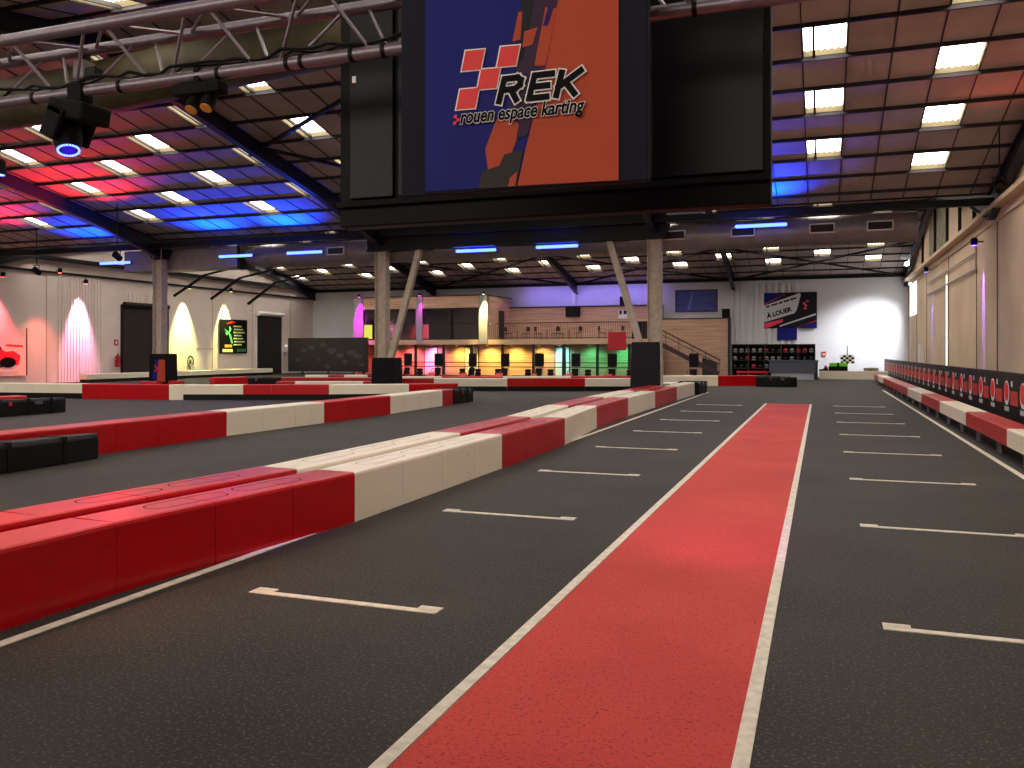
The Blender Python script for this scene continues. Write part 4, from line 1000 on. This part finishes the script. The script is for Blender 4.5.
# wall lamps on the right wall
cd = empty('cable_conduit', (XR - .08, 0, 0)); b = MB()
ya, yb = atX(975, 268, XR - .1).y, atX(927, 292, XR - .1).y
b.tube([(0, ya, 4.75), (0, yb, 4.75)], .04, 8); b.tube([(0, ya, 5.35), (0, yb, 5.35)], .03, 8); b.tube([(0, ya, 4.75), (0, ya, 5.9)], .03, 8); b.build('conduit', mat('conduit', (170, 150, 150), .4), cd)
tag(cd, 'pale cable conduit loop fixed along the right wall between two lamps', 'conduit')
def wall_lamp(px, py, X, col, e, label, z0, ang=28):
    p = atX(px, py, X); r = empty('wall_washer', (X, p.y, p.z)); s = 1 if X < 0 else -1
    MB().lathe([(.10, -.05), (.12, .16), (.06, .22)], n=14).build('can', M['blackpad'], r); MB().lathe([(.095, -.052), (.09, -.045)], n=14).build('lens', emi('washer_lens', col, 10), r)
    MB().box(min(0, -s * .3), max(0, -s * .3), -.03, .03, .05, .09).build('bracket', M['blackpad'], r)
    spot((X, p.y, p.z - .08), (X - s * .56, p.y, z0), col, e, ang, .9, .05)
    return tag(r, label, 'lamp', 'wall washer lamps')
wall_lamp(974, 244, XR - .3, (.22, .08, 1), 4000, 'blue glowing wall washer high on the right wall, nearer one', 2, 18)
wall_lamp(926, 271, XR - .3, (.06, .12, 1), 4500, 'blue glowing wall washer on the right wall, farther one', 2, 16)
# flood lamp in back right corner
r = empty('corner_flood_lamp', (atY(907, 264, 58.5).x, 58.5, atY(907, 264, 58.5).z)); MB().box(-.2, .2, -.1, .1, -.15, .15).build('housing', M['dark_steel'], r, .01); MB().box(-.14, .14, -.115, -.1, -.1, .1).build('lens', M['star'], r); MB().box(.2, .3, -.04, .04, -.04, .04).build('bracket', M['dark_steel'], r)
tag(r, 'bright white flood lamp in the back right corner under the roof', 'lamp')
r2 = empty('corner_spot_lamp', (atY(910, 283, 57.5).x, 57.5, atY(910, 283, 57.5).z)); MB().lathe([(.08, 0), (.13, .2)], n=14, M=Matrix.Rotation(math.radians(110), 4, 'X')).build('can', M['dark_steel'], r2); MB().lathe([(.11, .2), (.11, .21)], n=14, M=Matrix.Rotation(math.radians(110), 4, 'X')).build('lens', emi('cyan_lens', (.2, .8, 1), 6), r2); MB().box(0, .4, -.03, .03, -.03, .03).build('bracket', M['dark_steel'], r2)
tag(r2, 'cyan glowing spot lamp just below the corner flood lamp', 'lamp')
# ---------------------------------------------------------------- left wall items
def shutter(n, pxa, pxb, ptop, label):
    ya, yb = atX(pxa, 330, XL).y, atX(pxb, 330, XL).y; zt = 4.5
    d = MB().box(XL, XL + .06, ya, yb, 0, zt).build('door_%d' % n, M['shutter']); struct(d)
    b = MB(); k = 0; z = .1
    while z < zt: b.box(XL + .06, XL + .075, ya + .05, yb - .05, z, z + .02); z += .12
    b.build('slats', M['frame'], d)
    b = MB(); b.box(XL, XL + .12, ya - .12, ya, 0, zt + .1); b.box(XL, XL + .12, yb, yb + .12, 0, zt + .1); b.build('guide_rail', M['dark_steel'] if n == 1 else M['wall'], d)
    b = MB(); b.lathe([(.16, 0), (.16, yb - ya)], n=16, M=Matrix.Rotation(-PI / 2, 4, 'X'), c=(XL + .18, ya, zt + .1)); b.build('roller_tube', M['dark_steel'] if n == 1 else M['white_paint'], d)
    return d
shutter(1, 122, 166, 304, ''); shutter(2, 256, 281, 315, '')
def wposter(name, pxa, pxb, z0, z1, m, label, prints, cat='poster', t=.06):
    ya, yb = atX(pxa, 340, XL + .1).y, atX(pxb, 340, XL + .1).y
    r = empty(name, (XL + .06, (ya + yb) / 2, (z0 + z1) / 2)); a, h = (yb - ya) / 2, (z1 - z0) / 2
    MB().box(0, t, -a, a, -h, h).build('board', m, r)
    for k, (poly, mm, nm_) in enumerate(prints): MB().prism([(t + .001 + .003 * (k % 4), -a + 2 * a * u, -h + 2 * h * v) for u, v in poly], (.006, 0, 0)).build(nm_, mm, r)
    return tag(r, label, cat)
def zleft(px, py): return atX(px, py, XL + .1).z
pk = mat('poster_pale', (236, 214, 204), .5); car = mat('poster_red', (220, 30, 50), .5)
wheel = [(.78 + .09 * math.cos(2 * PI * k / 14), .28 + .11 * math.sin(2 * PI * k / 14)) for k in range(14)]
hub = [(.78 + .045 * math.cos(2 * PI * k / 12), .28 + .055 * math.sin(2 * PI * k / 12)) for k in range(12)]
wposter('car_poster', -70, 27, .45, 2.97, pk, 'pale poster with red vintage car on the left wall, left edge of picture', [
    ([(.2, .22), (.9, .22), (.92, .42), (.84, .52), (.76, .50), (.7, .56), (.3, .56), (.2, .45)], car, 'car_body'),
    ([(.55, .55), (.72, .55), (.66, .70), (.55, .72)], M['print_dark'], 'car_roof_outline'), ([(.56, .56), (.69, .56), (.64, .68), (.56, .69)], pk, 'car_window'),
    (wheel, M['print_black'], 'car_wheel'), ([(.2, .18), (.72, .18), (.72, .22), (.2, .22)], M['print_dark'], 'car_sill'),
    (hub, M['print_grey'], 'wheel_hub'), ([(.75, .62), (.95, .60), (.95, .64), (.77, .66)], car, 'red_stroke'),
    (rectuv(.62, .24, .635, .5), M['print_dark'], 'grille_bar'), (rectuv(.66, .24, .672, .5), M['print_dark'], 'grille_bar'), (rectuv(.58, .24, .592, .5), M['print_dark'], 'grille_bar'), (rectuv(.5, .24, .512, .5), M['print_dark'], 'grille_bar'),
    (rectuv(.2, .08, .9, .10), M['print_grey'], 'caption_line'), (rectuv(.985, 0, 1.0, 1), M['cap'], 'dark_edge')])
bars_ = []
for i in range(7): bars_.append((rectuv(.48 + .02 * (i % 2), .78 - i * .09, .78 + .06 * (i % 3), .82 - i * .09), mat('lime_print', (214, 232, 150), .5), 'text_bar'))
g1 = mat('leaf_green', (90, 210, 110), .5)
for q in ([(.15, .72), (.3, .62), (.28, .55)], [(.33, .8), (.4, .72), (.32, .58)], [(.3, .6), (.38, .56), (.46, .3), (.4, .3)], [(.18, .60), (.3, .66), (.24, .52)]): bars_.append((q, g1, 'green_mark'))
bars_ += [([(.2, .86), (.45, .96), (.6, .92), (.45, .88)], M['print_red'], 'red_mark'), (rectuv(.08, .04, .45, .13), mat('lime_print', (214, 232, 150), .5), 'text_bar'), (rectuv(.16, .18, .42, .26), mat('amber_print', (220, 170, 90), .5), 'amber_mark'), (rectuv(.6, .05, .95, .14), mat('dark_green', (40, 110, 60), .5), 'green_block')]
wposter('green_black_poster', 220, 247, zleft(233, 353.5), zleft(233, 319.5), M['print_black'], 'black poster with green and lime printing between the two shutters', bars_)
# round stencil
ya = atX(191, 363, XL + .1).y; zc = zleft(191, 363)
r = empty('wall_emblem', (XL + .06, ya, zc)); b = MB()
def ringy(b, cy, cz, r0, r1, a0, a1, n=18):
    for k in range(n):
        u, v = a0 + (a1 - a0) * k / n, a0 + (a1 - a0) * (k + 1) / n
        b.prism([(0, cy + q * math.cos(w), cz + q * 1.25 * math.sin(w)) for q, w in ((r0, u), (r1, u), (r1, v), (r0, v))], (.01, 0, 0))
ringy(b, 0, .1, .22, .33, -.6, 4.4); b.prism([(0, -.12, -.1), (0, .1, .0), (0, .05, .25), (0, -.15, .2)], (.01, 0, 0)); b.prism([(0, -.1, -.42), (0, .05, -.42), (0, .0, -.2), (0, -.12, -.2)], (.01, 0, 0)); b.prism([(0, -.3, -.5), (0, .3, -.5), (0, .3, -.46), (0, -.3, -.46)], (.01, 0, 0))
b.build('dark_stencil', mat('stencil', (70, 84, 50), .6), r)
tag(r, 'small dark round emblem on the yellow lit wall right of leftmost column', 'emblem')
# extinguishers
ya = atX(117.5, 362, XL + .2).y
r = empty('fire_extinguisher', (XL + .22, ya, .8)); MB().lathe([(.13, 0), (.15, .04), (.15, .6), (.09, .72), (.04, .76), (.04, .84)], n=14).build('cylinder', M['redsign'], r); MB().tube([(0, 0, .8), (.1, -.1, .7), (.14, -.12, .3)], .025, 6).build('hose', M['cable'], r); MB().box(-.2, -.1, -.05, .05, .3, .4).build('wall_bracket', M['frame'], r)
tag(r, 'red fire extinguisher on the left wall left of the first shutter', 'fire extinguisher')
poster_y = atX(117, 347, XL + .1).y
r = empty('extinguisher_sign', (XL + .03, poster_y, 2.1)); MB().box(0, .02, -.15, .15, 0, .35).build('plate', M['redsign'], r); MB().box(.02, .024, -.06, .06, .08, .27).build('white_mark', M['print_white'], r)
tag(r, 'small red sign plate above the fire extinguisher on left wall', 'sign')
r = empty('wall_control_box', (XL + .1, atX(285, 347, XL + .1).y, 1.7)); MB().box(-.08, .1, -.25, .25, 0, .5).build('box', M['white_paint'], r, .01); MB().box(.1, .12, -.06, .06, .45, .55).build('pilot_lamp', emi('pilot', (1, .7, .6), 5), r)
tag(r, 'small white control box with pilot lamp beside the second shutter', 'control box')
# wall washers left
wall_lamp(3, 276, XL + .7, (1, .06, .08), 5000, 'wall washer with red light above the car poster', 1.5, 60)
wall_lamp(86, 283, XL + .6, (1, .33, .62), 7500, 'wall washer with pink light on left wall left of first shutter', 3.0, 46)
wall_lamp(190, 288, XL + .6, (.95, .9, .28), 9000, 'wall washer with yellow light above the round emblem', 2.2, 50)
wall_lamp(231, 291, XL + .6, (.95, .88, .28), 7500, 'wall washer with yellow light above the green and black poster', 3.0, 46)
wall_lamp(60, 272, XL + 1.6, (1, .22, .16), 2000, 'wall washer spreading soft red light between car poster and shutter', 1, 62)
# mezzanine washers
def pil(px, col, e, label, led):
    p = atY(px, 297, YM - .3); r = empty('pilaster_lamp', (p.x, YM - .3, 5.82)); MB().lathe([(.07, -.04), (.09, .12), (.04, .18)], n=12).build('can', M['blackpad'], r); MB().lathe([(.07, -.05), (.07, -.038)], n=12).build('lens', led, r)
    MB().box(-.02, .02, 0, .35, .02, .06).build('bracket', M['blackpad'], r)
    spot((p.x, YM - .3, 5.76), (p.x, YM + .0, 2.6), col, e, 50, 1, .03); tag(r, label, 'lamp', 'lamps over the white pilasters')
pil(359, (1, .0, .8), 6500, 'magenta lamp on the left corner of the glazed room', M['mag_led']); pil(419.5, (1, .02, .9), 520, 'magenta lamp over the middle pilaster of the glazed room', M['mag_led']); pil(483.5, (1, .8, .25), 6500, 'yellow lamp over the right pilaster of the glazed room', M['yel_led'])
# lights under the gallery
def under(px, col, e, label):
    p = atY(px, 350, 57.7); r = empty('soffit_lamp', (p.x, 57.7, ZS0)); MB().lathe([(.12, 0), (.1, -.06)], n=12).build('body', M['frame'], r); MB().lathe([(.09, -.06), (.09, -.065)], n=12).build('lens', emi('soffit', col, 8), r)
    spot((p.x, 57.7, ZS0 - .1), (p.x, 58.5, .3), col, e, 130, 1.0, .08); tag(r, label, 'lamp', 'lamps under the gallery')
for px, col, e, w_ in ((385, (1, .16, .14), 300, 'red lamp under the gallery behind the low pad'), (408, (1, .16, .2), 520, 'red lamp under the gallery left of the pink doors'), (431, (1, .2, .55), 520, 'pink lamp under the gallery over the pink door'),
                       (457, (1, .62, .14), 460, 'amber lamp under the gallery left of the white doors'), (487, (1, .68, .16), 520, 'amber lamp under the gallery right of the white doors'), (512, (1, .66, .14), 460, 'amber lamp under the gallery in the middle bay'),
                       (539, (1, .62, .16), 360, 'amber lamp under the gallery left of the teal doors'), (559, (.2, .8, .75), 240, 'teal lamp under the gallery over the teal doors'), (590, (.05, .8, .3), 220, 'green lamp under the gallery left of red board'), (623, (.05, .8, .3), 240, 'green lamp under the gallery right of red board')): under(px, col, e, w_)
# ---------------------------------------------------------------- lights with no body of their own in view
spot((907 * 0 + atY(907, 264, 58.5).x, 58.2, atY(907, 264, 58.5).z), (1.9, 61.1, .4), (.95, .98, 1), 5000, 74, 1, .1)
spot((-.6, 5.2, 3.2), (-.75, 8.0, 0), (.9, .12, 1), 260, 34, 1, .05)
spot((XM, 4.1, 3.0), (-4.9, 6.2, .5), (.34, .14, 1), 420, 30, 1, .05)
spot((-4.0, 4.0, 3.2), (-4.7, 9.2, .5), (.75, .14, 1), 260, 26, 1, .05)
spot((-6.5, 4.0, 3.2), (-4.9, 5.0, .5), (1, .42, .22), 420, 60, 1, .05)
area((-16, 60.0, 6.3), (-16, 61.2, 5.2), (.30, .22, 1), 90, 10, .2)
fill_strip = struct(MB().box(-33, 1, Y_FRONT, Y_FRONT + .04, 4.6, 7.8).build('window_%d' % (NSKY + 2), mat('front_fill_glow', (60, 60, 60), .4, emis=(1, .9, .78), estr=5.5)))  # unseen glowing strip added behind the camera to brighten walls and ceiling
b = MB()
for i in range(18): b.box(-33 + i * 2 - .04, -33 + i * 2 + .04, Y_FRONT + .04, Y_FRONT + .1, 4.6, 7.8)
b.box(-33, 1, Y_FRONT + .04, Y_FRONT + .1, 6.15, 6.25); b.build('window_frame', M['frame'], fill_strip)
# world
w = bpy.data.worlds.new('world'); bpy.context.scene.world = w; w.use_nodes = True
w.node_tree.nodes['Background'].inputs['Color'].default_value = (.6, .7, .9, 1); w.node_tree.nodes['Background'].inputs['Strength'].default_value = .6
# ---------------------------------------------------------------- camera
cam = bpy.data.cameras.new('camera'); co = bpy.data.objects.new('camera', cam); C.objects.link(co)
cam.sensor_width = 36; cam.lens = F / 1024 * 36; cam.shift_y = -(384 - HY) / 1024; cam.clip_end = 300; cam.clip_start = .05
co.location = (0, 0, EYE); co.rotation_euler = (PI / 2, 0, YAW)
S = bpy.context.scene; S.camera = co
S.view_settings.view_transform = 'Standard'; S.view_settings.look = 'None'; S.view_settings.gamma = 1; S.view_settings.exposure = 0.0
S.view_settings.use_curve_mapping = False
S.cycles.max_bounces = 6; S.cycles.diffuse_bounces = 4; S.cycles.glossy_bounces = 3; S.cycles.use_denoising = True
S.cycles.sample_clamp_indirect = 6
